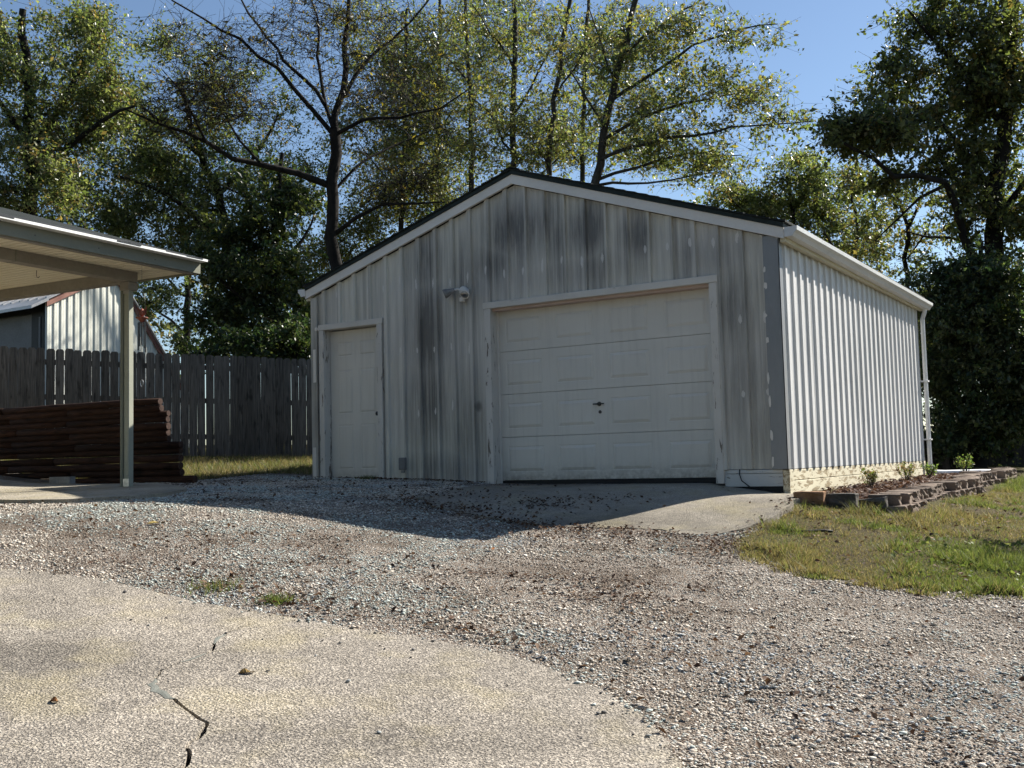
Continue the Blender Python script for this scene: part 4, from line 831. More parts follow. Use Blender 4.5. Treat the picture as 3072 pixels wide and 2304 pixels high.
TREES['bF']=dict(limbs=[([(-6.32, 19.69, 0.67), (-6.12, 19.53, 7.73), (-6.06, 19.41, 9.55), (-5.84, 19.31, 12.29), (-5.58, 19.24, 15.02), (-5.44, 19.22, 16.23)], 0.13, 0.05), ([(-6.04, 19.39, 9.86), (-6.72, 18.86, 11.1), (-7.06, 18.58, 11.87)], 0.04, 0.012), ([(-5.93, 19.34, 11.38), (-5.08, 19.77, 12.57), (-4.51, 20.05, 13.47)], 0.04, 0.012), ([(-5.72, 19.28, 13.5), (-6.12, 18.94, 14.58), (-6.33, 18.74, 15.35)], 0.035, 0.012)],
 crowns=[(-5.96, 19.36, 10.77, 1.68, 1.37, 55), (-5.44, 19.5, 13.04, 1.52, 1.68, 55), (-4.2, 20.35, 12.24, 1.37, 1.83, 45), (-3.93, 20.69, 10.25, 1.52, 0.91, 40), (-4.82, 19.75, 14.69, 1.68, 0.91, 40)])
TREES['bG']=dict(limbs=[([(-10.99, 17.9, 0.76), (-10.84, 17.78, 7.13), (-10.73, 17.64, 9.63), (-10.48, 17.55, 12.45), (-10.28, 17.44, 15.26), (-10.21, 17.34, 16.82)], 0.13, 0.05), ([(-10.7, 17.63, 9.95), (-11.45, 17.04, 11.22), (-11.81, 16.76, 11.86)], 0.04, 0.012), ([(-10.56, 17.58, 11.51), (-9.64, 18.06, 12.73), (-9.19, 18.27, 13.5)], 0.04, 0.012), ([(-10.39, 17.5, 13.7), (-10.96, 17.03, 14.97), (-11.17, 16.82, 15.91)], 0.035, 0.012)],
 crowns=[(-10.95, 17.4, 10.74, 1.72, 1.41, 55), (-10.53, 17.44, 13.39, 1.72, 1.72, 60), (-9.41, 18.26, 12.1, 1.41, 2.04, 50), (-9.11, 18.21, 14.91, 1.72, 1.1, 45), (-11.89, 16.44, 14.99, 1.57, 1.25, 45), (-12.61, 16.45, 9.69, 1.41, 1.1, 40), (-7.65, 19.13, 14.87, 1.41, 1.25, 35)])
TREES['round']=dict(limbs=[([(0.79, 19.49, 0.39), (0.85, 19.44, 4.83), (0.88, 19.34, 6.18), (0.91, 19.23, 7.66), (0.83, 19.12, 8.34)], 0.16, 0.05), ([(0.87, 19.36, 5.91), (0.23, 18.28, 6.77), (-0.12, 17.42, 7.33)], 0.06, 0.02), ([(0.9, 19.3, 6.72), (1.8, 20.38, 7.75), (2.06, 21.07, 8.55)], 0.06, 0.02)],
 crowns=[(0.67, 19.09, 7.53, 1.49, 1.08, 90), (-0.36, 18.45, 7.43, 0.95, 0.68, 45), (1.83, 19.8, 7.77, 1.08, 0.95, 60), (1.3, 19.41, 8.46, 0.81, 0.54, 35), (1.86, 19.94, 6.42, 1.22, 0.81, 45), (-0.79, 18.14, 7.85, 0.54, 0.54, 16)])
TREES['oak']=dict(limbs=[([(7.12, 12.91, -0.16), (7.03, 12.92, 1.86), (7.05, 12.74, 4.16), (7.17, 12.7, 5.49), (7.43, 12.72, 7.11), (7.65, 12.72, 8.73), (7.81, 12.71, 10.07)], 0.26, 0.09), ([(7.0, 12.74, 3.78), (6.72, 12.28, 4.13), (6.54, 11.82, 5.13), (6.37, 11.42, 5.55), (6.03, 10.94, 5.73), (5.65, 10.45, 5.63), (5.33, 9.98, 5.92), (4.88, 9.41, 6.28)], 0.1, 0.025), ([(7.17, 12.7, 5.4), (6.49, 12.36, 6.71), (5.84, 12.08, 7.46), (5.18, 11.81, 8.12)], 0.09, 0.02), ([(7.41, 12.72, 6.92), (6.88, 11.99, 7.9), (6.33, 11.27, 8.57), (6.03, 10.72, 9.03)], 0.09, 0.02), ([(7.58, 12.72, 8.26), (7.16, 12.95, 9.33), (6.81, 13.23, 10.34)], 0.07, 0.02), ([(6.44, 11.28, 5.51), (6.0, 11.22, 5.29), (5.55, 11.16, 4.97), (5.08, 11.11, 4.54)], 0.04, 0.012), ([(7.11, 12.73, 4.73), (7.76, 13.04, 5.86), (8.46, 13.41, 6.6)], 0.09, 0.03), ([(7.07, 12.73, 4.35), (6.22, 12.76, 4.66), (5.38, 12.8, 4.98)], 0.05, 0.015)],
 crowns=[(5.22, 10.19, 6.55, 0.82, 0.46, 90), (5.82, 11.14, 6.73, 0.84, 0.47, 75), (5.71, 11.55, 8.12, 0.67, 0.57, 60), (6.64, 12.08, 8.76, 1.05, 0.96, 110), (7.27, 12.62, 7.12, 0.96, 1.25, 140), (6.1, 11.7, 9.21, 0.57, 0.43, 40), (6.83, 12.51, 5.22, 1.05, 0.77, 70), (7.62, 12.69, 8.93, 0.86, 1.05, 70), (7.42, 12.97, 4.15, 0.57, 0.86, 50), (5.27, 11.32, 7.51, 0.48, 0.38, 30), (5.65, 11.72, 5.73, 0.86, 0.34, 30), (6.5, 12.2, 6.38, 0.86, 0.67, 70), (7.07, 12.43, 7.79, 1.05, 0.86, 90), (7.66, 13.01, 5.48, 0.86, 1.15, 90), (7.98, 12.99, 8.05, 0.86, 1.44, 60), (4.99, 10.05, 6.51, 0.64, 0.37, 40)])
TREES['sap1']=dict(limbs=[([(4.77, 14.95, 0.09), (4.8, 14.95, 3.23), (4.88, 14.91, 4.31), (4.95, 14.88, 5.18), (4.98, 14.87, 5.5)], 0.07, 0.05), ([(4.98, 14.88, 5.48), (4.78, 14.68, 6.27), (4.64, 14.53, 6.93)], 0.045, 0.012), ([(4.98, 14.88, 5.48), (5.25, 15.21, 6.3), (5.44, 15.5, 7.01)], 0.045, 0.012), ([(4.91, 14.89, 4.74), (5.36, 14.94, 5.35), (5.6, 14.88, 5.85)], 0.025, 0.01)],
 crowns=[(4.82, 14.71, 6.16, 0.98, 0.87, 40), (5.21, 15.06, 4.95, 0.65, 0.76, 25), (4.37, 14.55, 4.76, 0.65, 0.76, 25)])
TREES['sap2']=dict(limbs=[([(3.04, 17.38, 0.24), (3.05, 17.37, 3.62), (3.07, 17.28, 4.83), (3.22, 17.27, 6.05), (3.17, 17.13, 7.27), (3.31, 17.17, 7.87)], 0.07, 0.025), ([(3.07, 17.3, 4.59), (2.54, 16.9, 5.34), (2.26, 16.67, 5.96)], 0.04, 0.012), ([(3.18, 17.27, 5.81), (3.65, 17.49, 6.64), (3.79, 17.52, 7.25)], 0.04, 0.012), ([(4.13, 16.84, 3.94), (3.39, 16.29, 4.9), (2.92, 15.95, 5.39), (2.75, 15.81, 5.86)], 0.06, 0.02)],
 crowns=[(3.07, 17.21, 5.57, 1.1, 0.98, 45), (3.55, 17.42, 6.77, 0.98, 0.98, 35), (3.61, 17.66, 4.33, 1.1, 0.73, 35)])
TREES['darkR']=dict(limbs=[([(6.84, 10.97, -0.2), (6.79, 11.01, 1.59), (6.81, 10.94, 2.66), (6.98, 10.97, 3.54), (7.1, 10.98, 4.25)], 0.12, 0.04), ([(6.82, 10.97, 2.3), (6.46, 10.4, 2.81), (6.3, 9.98, 3.14)], 0.05, 0.02), ([(6.85, 10.96, 2.66), (7.3, 11.49, 3.21), (7.6, 11.94, 3.6)], 0.05, 0.02)],
 crowns=[(6.82, 10.88, 3.37, 0.8, 0.62, 100), (6.53, 10.79, 2.31, 0.62, 0.8, 100), (7.21, 11.22, 2.29, 0.8, 0.89, 130), (6.77, 11.03, 1.23, 0.89, 0.62, 110), (7.52, 11.51, 1.21, 0.71, 0.8, 80), (6.29, 10.76, 0.89, 0.36, 0.54, 50), (7.49, 11.32, 3.17, 0.8, 0.8, 90), (6.5, 10.7, 3.11, 0.54, 0.71, 70), (6.8, 11.11, 0.61, 1.07, 0.45, 110), (7.8, 11.61, 2.09, 0.71, 1.34, 70), (6.0, 11.68, 1.86, 0.28, 0.84, 50), (5.69, 12.59, 2.72, 0.29, 0.59, 30)])
TREES['shrubL']=dict(limbs=[([(-6.27, 6.19, 0.51), (-6.32, 6.23, 2.37), (-6.27, 6.22, 2.78)], 0.05, 0.03)],
 crowns=[(-6.44, 6.09, 3.09, 0.82, 0.46, 60), (-7.14, 5.65, 3.01, 0.72, 0.41, 45), (-8.1, 5.05, 2.93, 0.61, 0.36, 35)])
def resample(P, step):
    P = np.array(P, float); P2 = [P[0]]
    for i in range(len(P)-1):
        p0, p1, p2, p3 = P[max(i-1, 0)], P[i], P[i+1], P[min(i+2, len(P)-1)]; n = max(1, int(np.linalg.norm(p2-p1)/step))
        for j in range(1, n+1):
            t = j/n; P2.append(.5*((2*p1)+(-p0+p2)*t+(2*p0-5*p1+4*p2-p3)*t*t+(-p0+3*p1-3*p2+p3)*t**3))
    return np.array(P2)
def tubes(chains, sides):
    """numpy tubes for many polylines; returns V,F quads"""
    Vs, Fs, off = [], [], 0
    for P, R in chains:
        P = np.asarray(P); R = np.asarray(R); m = len(P)
        if m < 2: continue
        T = np.gradient(P, axis=0); T /= np.linalg.norm(T, axis=1, keepdims=True)+1e-9
        ref = np.array([.31, .87, .38]); A = np.cross(T, ref); A /= np.linalg.norm(A, axis=1, keepdims=True)+1e-9; B = np.cross(T, A)
        ang = np.arange(sides)*2*np.pi/sides; ring = A[:, None]*np.cos(ang)[None, :, None]+B[:, None]*np.sin(ang)[None, :, None]
        Vs.append((P[:, None]+ring*R[:, None, None]).reshape(-1, 3)); i = np.arange(m-1)[:, None]*sides+np.arange(sides)[None]; j = np.arange(m-1)[:, None]*sides+((np.arange(sides)+1) % sides)[None]
        Fs.append(np.stack([i, j, j+sides, i+sides], -1).reshape(-1, 4)+off); off += m*sides
    return np.vstack(Vs), np.vstack(Fs)
def leaves(C, size, cols, r, up=.35, aspect=.55, fold=.25):
    """one folded leaf (two triangles) at each centre"""
    n = len(C); d = r.normal(size=(n, 3)); d[:, 2] -= .25; d /= np.linalg.norm(d, axis=1, keepdims=True); nn = r.normal(size=(n, 3)); nn[:, 2] += up*2
    s = np.cross(nn, d); s /= np.linalg.norm(s, axis=1, keepdims=True)+1e-9; up_ = np.cross(d, s); L = size*np.clip(r.lognormal(-.05, .32, n), .4, 2)[:, None]
    V = np.stack([C-d*L*.5, C+s*L*aspect*.5+up_*L*fold*.4, C+d*L*.5, C-s*L*aspect*.5+up_*L*fold*.4], 1).reshape(-1, 3)
    b = np.arange(n)[:, None]*4; F = np.stack([b+np.array([0, 1, 2]), b+np.array([0, 2, 3])], 1).reshape(-1, 3)
    return V, F, np.repeat(cols, 4, axis=0)
def build_tree(name, label, key, pal, size, lpt, spread, bark, seed, group=None, dens=1.0, tstep=.45, aspect=.55, cat='tree', mixw=None, tipr=.009, clump=6):
    size *= 1.15; lpt = int(lpt*1.1); spec = TREES[key]; r = np.random.default_rng(seed); chains = []; nodes = []; nrad = []
    for P, r0, r1 in spec['limbs']:
        Q = resample(P, .4); Q[1:-1] += r.normal(size=Q[1:-1].shape)*.03; R = np.linspace(r0, r1, len(Q))
        if r0 > .1: R[:2] *= 1.25
        chains.append((Q, R)); nodes += list(Q[max(1, len(Q)//5):]); nrad += list(R[max(1, len(Q)//5):])
    root = np.array(spec['limbs'][0][0][0]); nodes = np.array(nodes); nrad = np.array(nrad); tg = []
    for (cx, cy, cz, rh, rv, n) in spec['crowns']:
        n = int(n*dens); m = max(3, n//clump); u = r.normal(size=(m, 3)); u /= np.linalg.norm(u, axis=1, keepdims=True); q = r.random(m)**(1/2.3)
        cc = u*q[:, None]; pt = cc[r.integers(m, size=n)]+r.normal(size=(n, 3))*.17; tg.append(np.array([cx, cy, cz])+pt*np.array([rh, rh, rv]))
    tg = np.vstack(tg); dmin = np.array([np.min(((nodes-t)**2).sum(1)) for t in tg]); tg = tg[np.argsort(dmin)]
    twigs = []; LC = []; LT = []
    for ti, t in enumerate(tg):
        d2 = ((nodes-t)**2).sum(1)+np.maximum(0, nodes[:, 2]-t[2])**2*.8; i = int(np.argmin(d2)); a = nodes[i]; L = np.linalg.norm(t-a)
        if L < .12: continue
        m = max(3, int(L/tstep)+2); s = np.linspace(0, 1, m)[:, None]; P = a+(t-a)*s; P[:, 2] += np.sin(s[:, 0]*np.pi)*L*r.uniform(-.05, .14); P[1:-1] += r.normal(size=P[1:-1].shape)*L*.035
        ra = min(nrad[i]*.75, tipr+.011*L); R = np.linspace(ra, tipr*.7, m); twigs.append((P, R)); nodes = np.vstack([nodes, P[1:]]); nrad = np.concatenate([nrad, R[1:]])
        # short side twigs carrying leaves
        K = P[max(1, m//3):]
        for _ in range(5):
            b = K[r.integers(len(K))]; e = b+r.normal(size=3)*np.array([1, 1, .7])*spread*.8; mid = (b+e)/2+r.normal(size=3)*spread*.12
            twigs.append((np.array([b, mid, e]), np.array([tipr*.6, tipr*.45, tipr*.3]))); k = int(lpt*.18*r.uniform(.5, 1.5)); w = r.random((k, 1))**.7
            LC.append(b+(e-b)*w+r.normal(size=(k, 3))*spread*.11); LT.append(np.full(k, ti))
        k = int(lpt*.18); c = K[r.integers(len(K), size=k)]; LC.append(c+r.normal(size=(k, 3))*spread*.25); LT.append(np.full(k, ti))
    LC = np.vstack(LC); LT = np.concatenate(LT); pal = np.array(pal); pw = np.array(mixw if mixw is not None else np.ones(len(pal))); pw = pw/pw.sum()
    tw = r.choice(len(pal), size=len(tg), p=pw); pick = np.where(r.random(len(LT)) < .55, tw[LT], r.choice(len(pal), size=len(LT), p=pw)); cols = pal[pick]*r.uniform(.75, 1.25, (len(LT), 1))
    V, F, C = leaves(LC, size, cols, r, aspect=aspect)
    t = tag(empty(name, tuple(root)), label, cat, group); inv = Matrix.Translation(tuple(-root))
    v1, f1 = tubes(chains, 9); v2, f2 = tubes(twigs, 3); o = finish('trunk', arr_mesh('trunk', v1, f1), M[bark], t, True); o.matrix_parent_inverse = inv
    o = finish('branches', arr_mesh('branches', v2, f2), M[bark], t); o.matrix_parent_inverse = inv
    o = finish('crown', arr_mesh('crown', V, F, C), M['leaf'], t); o.matrix_parent_inverse = inv
    return len(F)
OLIVE = [(.105, .13, .052), (.15, .17, .08), (.085, .11, .045), (.19, .135, .06), (.21, .215, .12)]
BIRCH = [(.125, .155, .062), (.16, .18, .078), (.095, .12, .05), (.22, .19, .065), (.145, .12, .058), (.20, .21, .12)]
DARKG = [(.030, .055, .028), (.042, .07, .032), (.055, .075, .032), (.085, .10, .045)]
OAKC = [(.09, .11, .045), (.13, .14, .055), (.07, .085, .036), (.19, .145, .06), (.17, .18, .08)]
WAL = [(.10, .09, .03), (.15, .10, .03), (.07, .07, .025), (.24, .18, .03)]
tot = 0
tot += build_tree('tree', 'dark-trunked spreading tree with sparse leaves rising behind the garage eave', 'walnut', WAL, .08, 7, .45, 'bark', 101, dens=2.8, aspect=.4, mixw=[4, 2, 4, .6])
tot += build_tree('tree', 'olive and russet leafy tree at the upper left above the porch roof', 'left', OLIVE, .075, 92, .6, 'bark', 102, mixw=[4, 3, 3, 1.6, 2], clump=4)
tot += build_tree('tree', 'tall green tree with sky gaps between the porch and the dark trunk', 'mid', OLIVE, .075, 72, .62, 'bark', 103, mixw=[4, 3, 4, .7, 2], clump=4)
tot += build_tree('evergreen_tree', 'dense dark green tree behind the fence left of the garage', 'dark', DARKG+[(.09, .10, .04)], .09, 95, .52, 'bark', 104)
bl = 'slender yellow-green tree '
tot += build_tree('slender_tree', bl+'with upright trunk directly above the garage peak', 'bA', BIRCH, .08, 32, .55, 'bark_pale', 105, 'slender trees behind the garage', clump=2, dens=1.7)
tot += build_tree('slender_tree', bl+'between the peak tree and the leaning one', 'bB', BIRCH, .085, 28, .55, 'bark_pale', 106, 'slender trees behind the garage', clump=2, dens=1.6)
tot += build_tree('slender_tree', bl+'leaning right with long bare-tipped branches over the right roof slope', 'bC', BIRCH, .085, 26, .45, 'bark_pale', 107, 'slender trees behind the garage', tipr=.007, clump=3, dens=1.6)
tot += build_tree('slender_tree', bl+'just left of the garage peak', 'bD', BIRCH, .08, 34, .58, 'bark_pale', 108, 'slender trees behind the garage', clump=2, dens=1.7)
tot += build_tree('slender_tree', bl+'low over the left roof slope beside the dark trunk', 'bE', BIRCH, .09, 38, .6, 'bark_pale', 109, 'slender trees behind the garage', clump=2, dens=1.6)
tot += build_tree('slender_tree', bl+'farther back, above the right roof slope near the peak', 'bF', BIRCH, .085, 34, .55, 'bark_pale', 120, 'slender trees behind the garage', clump=2, dens=1.5)
tot += build_tree('slender_tree', bl+'farther back, filling between the dark trunk and the peak', 'bG', BIRCH, .085, 36, .6, 'bark_pale', 121, 'slender trees behind the garage', clump=2, dens=1.5)
tot += build_tree('round_tree', 'rounded olive tree with rusty tints beyond the right eave', 'round', OLIVE, .08, 80, .5, 'bark', 110, mixw=[4, 4, 2, 1.2, 2], clump=4)
tot += build_tree('oak_tree', 'large dark oak with a crooked limb filling the upper right', 'oak', OAKC, .09, 42, .46, 'bark', 111, mixw=[4, 3, 4, 1, 1.5], clump=8)
tot += build_tree('sapling', 'thin forked sapling silhouetted right of the gutter', 'sap1', OAKC, .075, 40, .36, 'bark', 112, 'saplings right of the garage')
tot += build_tree('sapling', 'thin straight sapling just above the middle of the gutter', 'sap2', OAKC, .075, 48, .36, 'bark', 113, 'saplings right of the garage')
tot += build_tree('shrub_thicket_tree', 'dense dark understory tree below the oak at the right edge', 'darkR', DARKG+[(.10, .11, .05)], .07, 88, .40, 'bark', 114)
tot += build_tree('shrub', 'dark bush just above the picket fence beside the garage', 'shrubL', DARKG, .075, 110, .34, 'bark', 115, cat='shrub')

# more background trees to the sides and behind, so that no bare horizon shows between the crowns
def simple_tree(x, y, h, rad, pal, seed, label, name='tree', lpt=90, size=.12, group='trees far behind the garage', n=90, low=.1, cat='tree', spread=.6):
    z = g(x, y)-.1; r = np.random.default_rng(seed); lim = [([(x, y, z), (x+r.uniform(-.2, .2), y, z+h*.3), (x+r.uniform(-.4, .4), y, z+h*.6), (x+r.uniform(-.5, .5), y, z+h*.9)], .03*h**.8, .03)]
    for k in range(4):
        a = r.uniform(0, 6.28); lim.append(([(x, y, z+h*(.25+.12*k)), (x+math.cos(a)*rad*.4, y+math.sin(a)*rad*.4, z+h*(.36+.13*k)), (x+math.cos(a)*rad*.8, y+math.sin(a)*rad*.8, z+h*(.42+.13*k))], .05, .015))
    TREES['tmp'] = dict(limbs=lim, crowns=[(x, y, z+h*(low+1)/2, rad, h*(1-low)/2, n)])
    return build_tree(name, label, 'tmp', pal, size, lpt, spread, 'bark', seed, group, cat=cat)
for i, (x, y, h, rad, pal, lab) in enumerate([(-19, 14, 11, 4.0, OLIVE, 'broad olive tree seen through gaps at the far left'), (-13, 22, 10, 3.8, DARKG, 'dark tree low behind the sparse dark-trunked tree'),
        (-4, 27, 9, 3.8, OLIVE, 'olive tree low behind the slender trees'), (3, 29, 7, 3.2, OLIVE, 'small olive tree low beyond the garage ridge'), (13.5, 19, 8, 3.2, DARKG, 'dark tree behind the low fence at the right edge')]):
    tot += simple_tree(x, y, h, rad, pal, 200+i, lab)
tot += simple_tree(9.72, -.18, 1.7, .40, DARKG, 230, 'small bushy evergreen standing on the right lawn, casting a dark streak', 'shrub', 60, .06, None, 70, .02, 'shrub', .16)

# unseen trees added to the south and east to block skylight from the garage front
for i, (x, y, h, rad) in enumerate([(-9, -21, 13, 5), (0, -25, 15, 6), (9.5, -26, 15, 6), (18, -23, 14, 6), (24, -14, 13, 5.5)]):
    tot += simple_tree(x, y, h, rad, DARKG, 260+i, 'unseen tall leafy tree added behind the viewpoint to block skylight, '+['westernmost', 'second from the west', 'directly behind', 'second from the east', 'easternmost'][i], 'tree', 26, .55, 'unseen trees added behind the viewpoint', 85, .08, 'tree', 1.1)

# small shrubs in the bed
def small_shrub(x, y, z, h, label, seed, pal):
    r = np.random.default_rng(seed); ch = []; C = []
    for k in range(16):
        a = r.uniform(0, 6.28); q = r.uniform(.2, 1); e = np.array([x+math.cos(a)*q*h*.55, y+math.sin(a)*q*h*.55, z+h*r.uniform(.6, 1)]); b = np.array([x, y, z-.02]); m = (b+e)/2+r.normal(size=3)*.02+np.array([0, 0, h*.12])
        P = np.array([b, m, e]); ch.append((P, np.array([.004, .003, .0015]))); kk = 16; C.append(m+(e-m)*r.random((kk, 1))*1.1+r.normal(size=(kk, 3))*.018)
    C = np.vstack(C); pal = np.array(pal); V, F, K = leaves(C, .034, pal[r.integers(len(pal), size=len(C))]*r.uniform(.8, 1.2, (len(C), 1)), r)
    t = tag(empty('small_shrub', (x, y, z)), label, 'shrub', 'small shrubs in the garage bed'); inv = Matrix.Translation((-x, -y, -z)); v, f = tubes(ch, 5)
    finish('stem', arr_mesh('stem', v, f), M['bark_pale'], t).matrix_parent_inverse = inv; finish('foliage', arr_mesh('foliage', V, F, K), M['leaf'], t).matrix_parent_inverse = inv
SG = [(.10, .12, .05), (.14, .13, .07), (.18, .12, .08)]; SG2 = [(.09, .14, .05), (.12, .17, .06), (.16, .16, .07)]
small_shrub(7.1, 1.6, -.19, .24, 'wispy brownish shrub nearest the camera in the bed', 301, SG)
small_shrub(7.0, 3.9, -.18, .28, 'bushy small shrub in the middle of the bed', 302, SG)
small_shrub(6.95, 5.7, -.17, .22, 'green small shrub at the foot of the downspout', 303, SG2)
small_shrub(7.35, 6.3, -.17, .34, 'green small shrub before the white downspout extension', 304, SG2)

# ------------------------------------------------------------------ gravel stones
def stones(name, x, y, z, s, col, r, fine, parent=None):
    """irregular little polyhedra resting on the surface"""
    if fine:
        t = (1+5**.5)/2; B = np.array([(-1, t, 0), (1, t, 0), (-1, -t, 0), (1, -t, 0), (0, -1, t), (0, 1, t), (0, -1, -t), (0, 1, -t), (t, 0, -1), (t, 0, 1), (-t, 0, -1), (-t, 0, 1)])/1.9
        F0 = np.array([(0, 11, 5), (0, 5, 1), (0, 1, 7), (0, 7, 10), (0, 10, 11), (1, 5, 9), (5, 11, 4), (11, 10, 2), (10, 7, 6), (7, 1, 8), (3, 9, 4), (3, 4, 2), (3, 2, 6), (3, 6, 8), (3, 8, 9), (4, 9, 5), (2, 4, 11), (6, 2, 10), (8, 6, 7), (9, 8, 1)])
    else:
        B = np.array([(1, 0, 0), (0, 1, 0), (-1, 0, 0), (0, -1, 0), (0, 0, 1), (0, 0, -1.)]); F0 = np.array([(0, 1, 4), (1, 2, 4), (2, 3, 4), (3, 0, 4), (1, 0, 5), (2, 1, 5), (3, 2, 5), (0, 3, 5)])
    n = len(x); k = len(B); V = B[None]*r.uniform(.7, 1.25, (n, k, 1)); V = V*np.stack([r.uniform(.8, 1.35, n), r.uniform(.6, 1.0, n), r.uniform(.30, .58, n)], 1)[:, None]
    a = r.uniform(0, 6.28, n); b = r.normal(size=n)*.35; ca, sa, cb, sb = np.cos(a), np.sin(a), np.cos(b), np.sin(b)
    X, Y, Z = V[..., 0], V[..., 1], V[..., 2]; Y2 = Y*cb[:, None]-Z*sb[:, None]; Z2 = Y*sb[:, None]+Z*cb[:, None]; X3 = X*ca[:, None]-Y2*sa[:, None]; Y3 = X*sa[:, None]+Y2*ca[:, None]
    P = np.stack([X3, Y3, Z2], -1)*s[:, None, None]+np.stack([x, y, z], -1)[:, None]
    F = (F0[None]+(np.arange(n)*k)[:, None, None]).reshape(-1, 3)
    return finish(name, arr_mesh(name, P.reshape(-1, 3), F, np.repeat(col, k, axis=0)), M['stone'], parent)
def near_view(x, y, m=1.2):
    """the part of the yard that the place is seen from, with a margin"""
    dx, dy = x-10.208, y+11.02; d = dx*-.534+dy*.8455; l = dx*.8455+dy*.534; return (d > 2.6) & (np.abs(l) < d*.49+m)
r = np.random.default_rng(500)
PINK = np.array([(.44, .385, .32), (.51, .455, .385), (.33, .28, .225), (.60, .545, .47)]); GREY = np.array([(.335, .365, .335), (.41, .445, .41), (.265, .285, .265), (.49, .52, .475)]); BLUE = np.array([(.29, .305, .31), (.36, .375, .375), (.22, .23, .235), (.44, .45, .445)]); DIRT = np.array([(.14, .10, .075), (.19, .145, .11), (.10, .075, .06)])
x = r.uniform(-2, 12, 480000); y = r.uniform(-9.2, .2, 480000)
k = inpoly(x, y, GRAVEL) & near_view(x, y) & ~inpoly(x, y, APRON) & ~inpoly(x, y, SLAB) & ~((x > 0) & (y > -.02)); x, y = x[k], y[k]
dd = inpoly(x, y, DRIVE); de = np.full(len(x), 9.); ii_ = np.where(dd)[0]; DE = np.array(DRIVE[:170])
de[ii_] = [np.sqrt(((DE-np.array([a, b]))**2).sum(1).min()) for a, b in zip(x[ii_], y[ii_])] if len(ii_) < 60000 else 9.
k = ~dd | (r.random(len(x)) < .55*np.exp(-de/.035)); x, y, dd = x[k], y[k], dd[k]
sp = vnoise(x, y, 1.1, 11)*.6+vnoise(x, y, 3.1, 12)*.4; k = r.random(len(x)) < np.clip(.42+.95*sp, 0, 1); x, y, sp, dd = x[k], y[k], sp[k], dd[k]
if len(x) > 152000: k = r.permutation(len(x))[:152000]; x, y, sp, dd = x[k], y[k], sp[k], dd[k]
blue = vnoise(x, y, .9, 13)*.6+vnoise(x, y, 2.7, 14)*.4+.20*np.clip((x-5.5)/4, -.6, 1)*np.clip((-y-3)/3, 0, 1); grey = vnoise(x, y, .8, 15)*.6+vnoise(x, y, 2.2, 16)*.4
q = r.random(len(x)); cls = np.where(q < np.clip((blue-.58)*2.6, .02, .45), 2, np.where(r.random(len(x)) < np.clip((grey-.48)*6.5, .04, .85), 1, 0)); cls = np.where(r.random(len(x)) < np.clip((.52-sp)*3.4, .08, .8), 3, cls)
col = np.empty((len(x), 3))
for c, P in enumerate((PINK, GREY, BLUE, DIRT)): m = cls == c; col[m] = P[r.integers(len(P), size=m.sum())]
col *= r.uniform(.95, 1.35, (len(x), 1)); s = np.clip(r.lognormal(-.05, .38, len(x)), .4, 2.6)*.0074; s = np.where(cls == 3, s*.8, s)
dist = np.hypot(x-10.208, y+11.02); nearm = dist < 5.0; z = G(x, y)+(vnoise(x, y, 2.2, 5)-.5)*.02+(vnoise(x, y, 7, 6)-.5)*.01+s*.25+.016*dd
gr = stones('gravel', x[~nearm], y[~nearm], z[~nearm], s[~nearm]*1.0, col[~nearm], r, False); stuff(gr, 'loose beige and bluish crushed stone covering the drive', 'gravel')
gr2 = stones('gravel', x[nearm], y[nearm], z[nearm], s[nearm]*.92, col[nearm], r, True); stuff(gr2, 'coarser crushed stone in the foreground beside the concrete', 'gravel')
# loose stones thrown onto the concrete
r = np.random.default_rng(501); n = 0
for i in range(400):
    t = r.random()**1.6; k = r.integers(10, 120); a = np.array(DRIVE[k]); b = np.array(DRIVE[k+1]); p = a+(b-a)*r.random()+np.array([-.25, -1])*t*1.1
    if not inpoly([p[0]], [p[1]], DRIVE)[0]: continue
    s_ = float(r.uniform(.006, .014)); c = np.array([[(.16, .15, .14), (.30, .31, .30), (.11, .10, .095)][r.integers(3)]])
    o = stones('pebble', np.zeros(1), np.zeros(1), np.zeros(1), np.array([s_]), c, r, True); o.location = (p[0], p[1], g(*p)+.016+s_*.45); tag(o, 'small loose pebble lying on the concrete driveway', 'pebble', 'pebbles strewn on the driveway'); n += 1
    if n >= 60: break

# ------------------------------------------------------------------ fallen leaves
def litter(name, x, y, z, size, pal, r, lab):
    C = np.column_stack([x, y, z]); pal = np.array(pal); col = pal[r.integers(len(pal), size=len(x))]*r.uniform(.6, 1.25, (len(x), 1)); n = len(x)
    a = r.uniform(0, 6.28, n); d = np.stack([np.cos(a), np.sin(a), r.normal(size=n)*.3], 1); u = np.stack([r.normal(size=n)*.45, r.normal(size=n)*.45, np.ones(n)], 1); s_ = np.cross(u, d); s_ /= np.linalg.norm(s_, axis=1, keepdims=True); L = size*r.uniform(.5, 1.4, n)[:, None]; w = np.cross(d, s_)
    V = np.stack([C-d*L*.5, C+s_*L*.3+w*L*.2, C+d*L*.5+w*L*.1, C-s_*L*.3+w*L*.16], 1).reshape(-1, 3); b = np.arange(n)[:, None]*4; F = np.stack([b+np.array([0, 1, 2]), b+np.array([0, 2, 3])], 1).reshape(-1, 3)
    return stuff(finish(name, arr_mesh(name, V, F, np.repeat(col, 4, axis=0)), M['litter']), lab, 'leaves')
r = np.random.default_rng(600); BR = [(.075, .045, .03), (.12, .07, .045), (.05, .03, .022), (.17, .11, .07)]
X, Y = [], []
def cluster(cx, cy, sx, sy, n, rot=0):
    a = r.normal(size=n)*sx; b = r.normal(size=n)*sy; X.append(cx+a*math.cos(rot)-b*math.sin(rot)); Y.append(cy+a*math.sin(rot)+b*math.cos(rot))
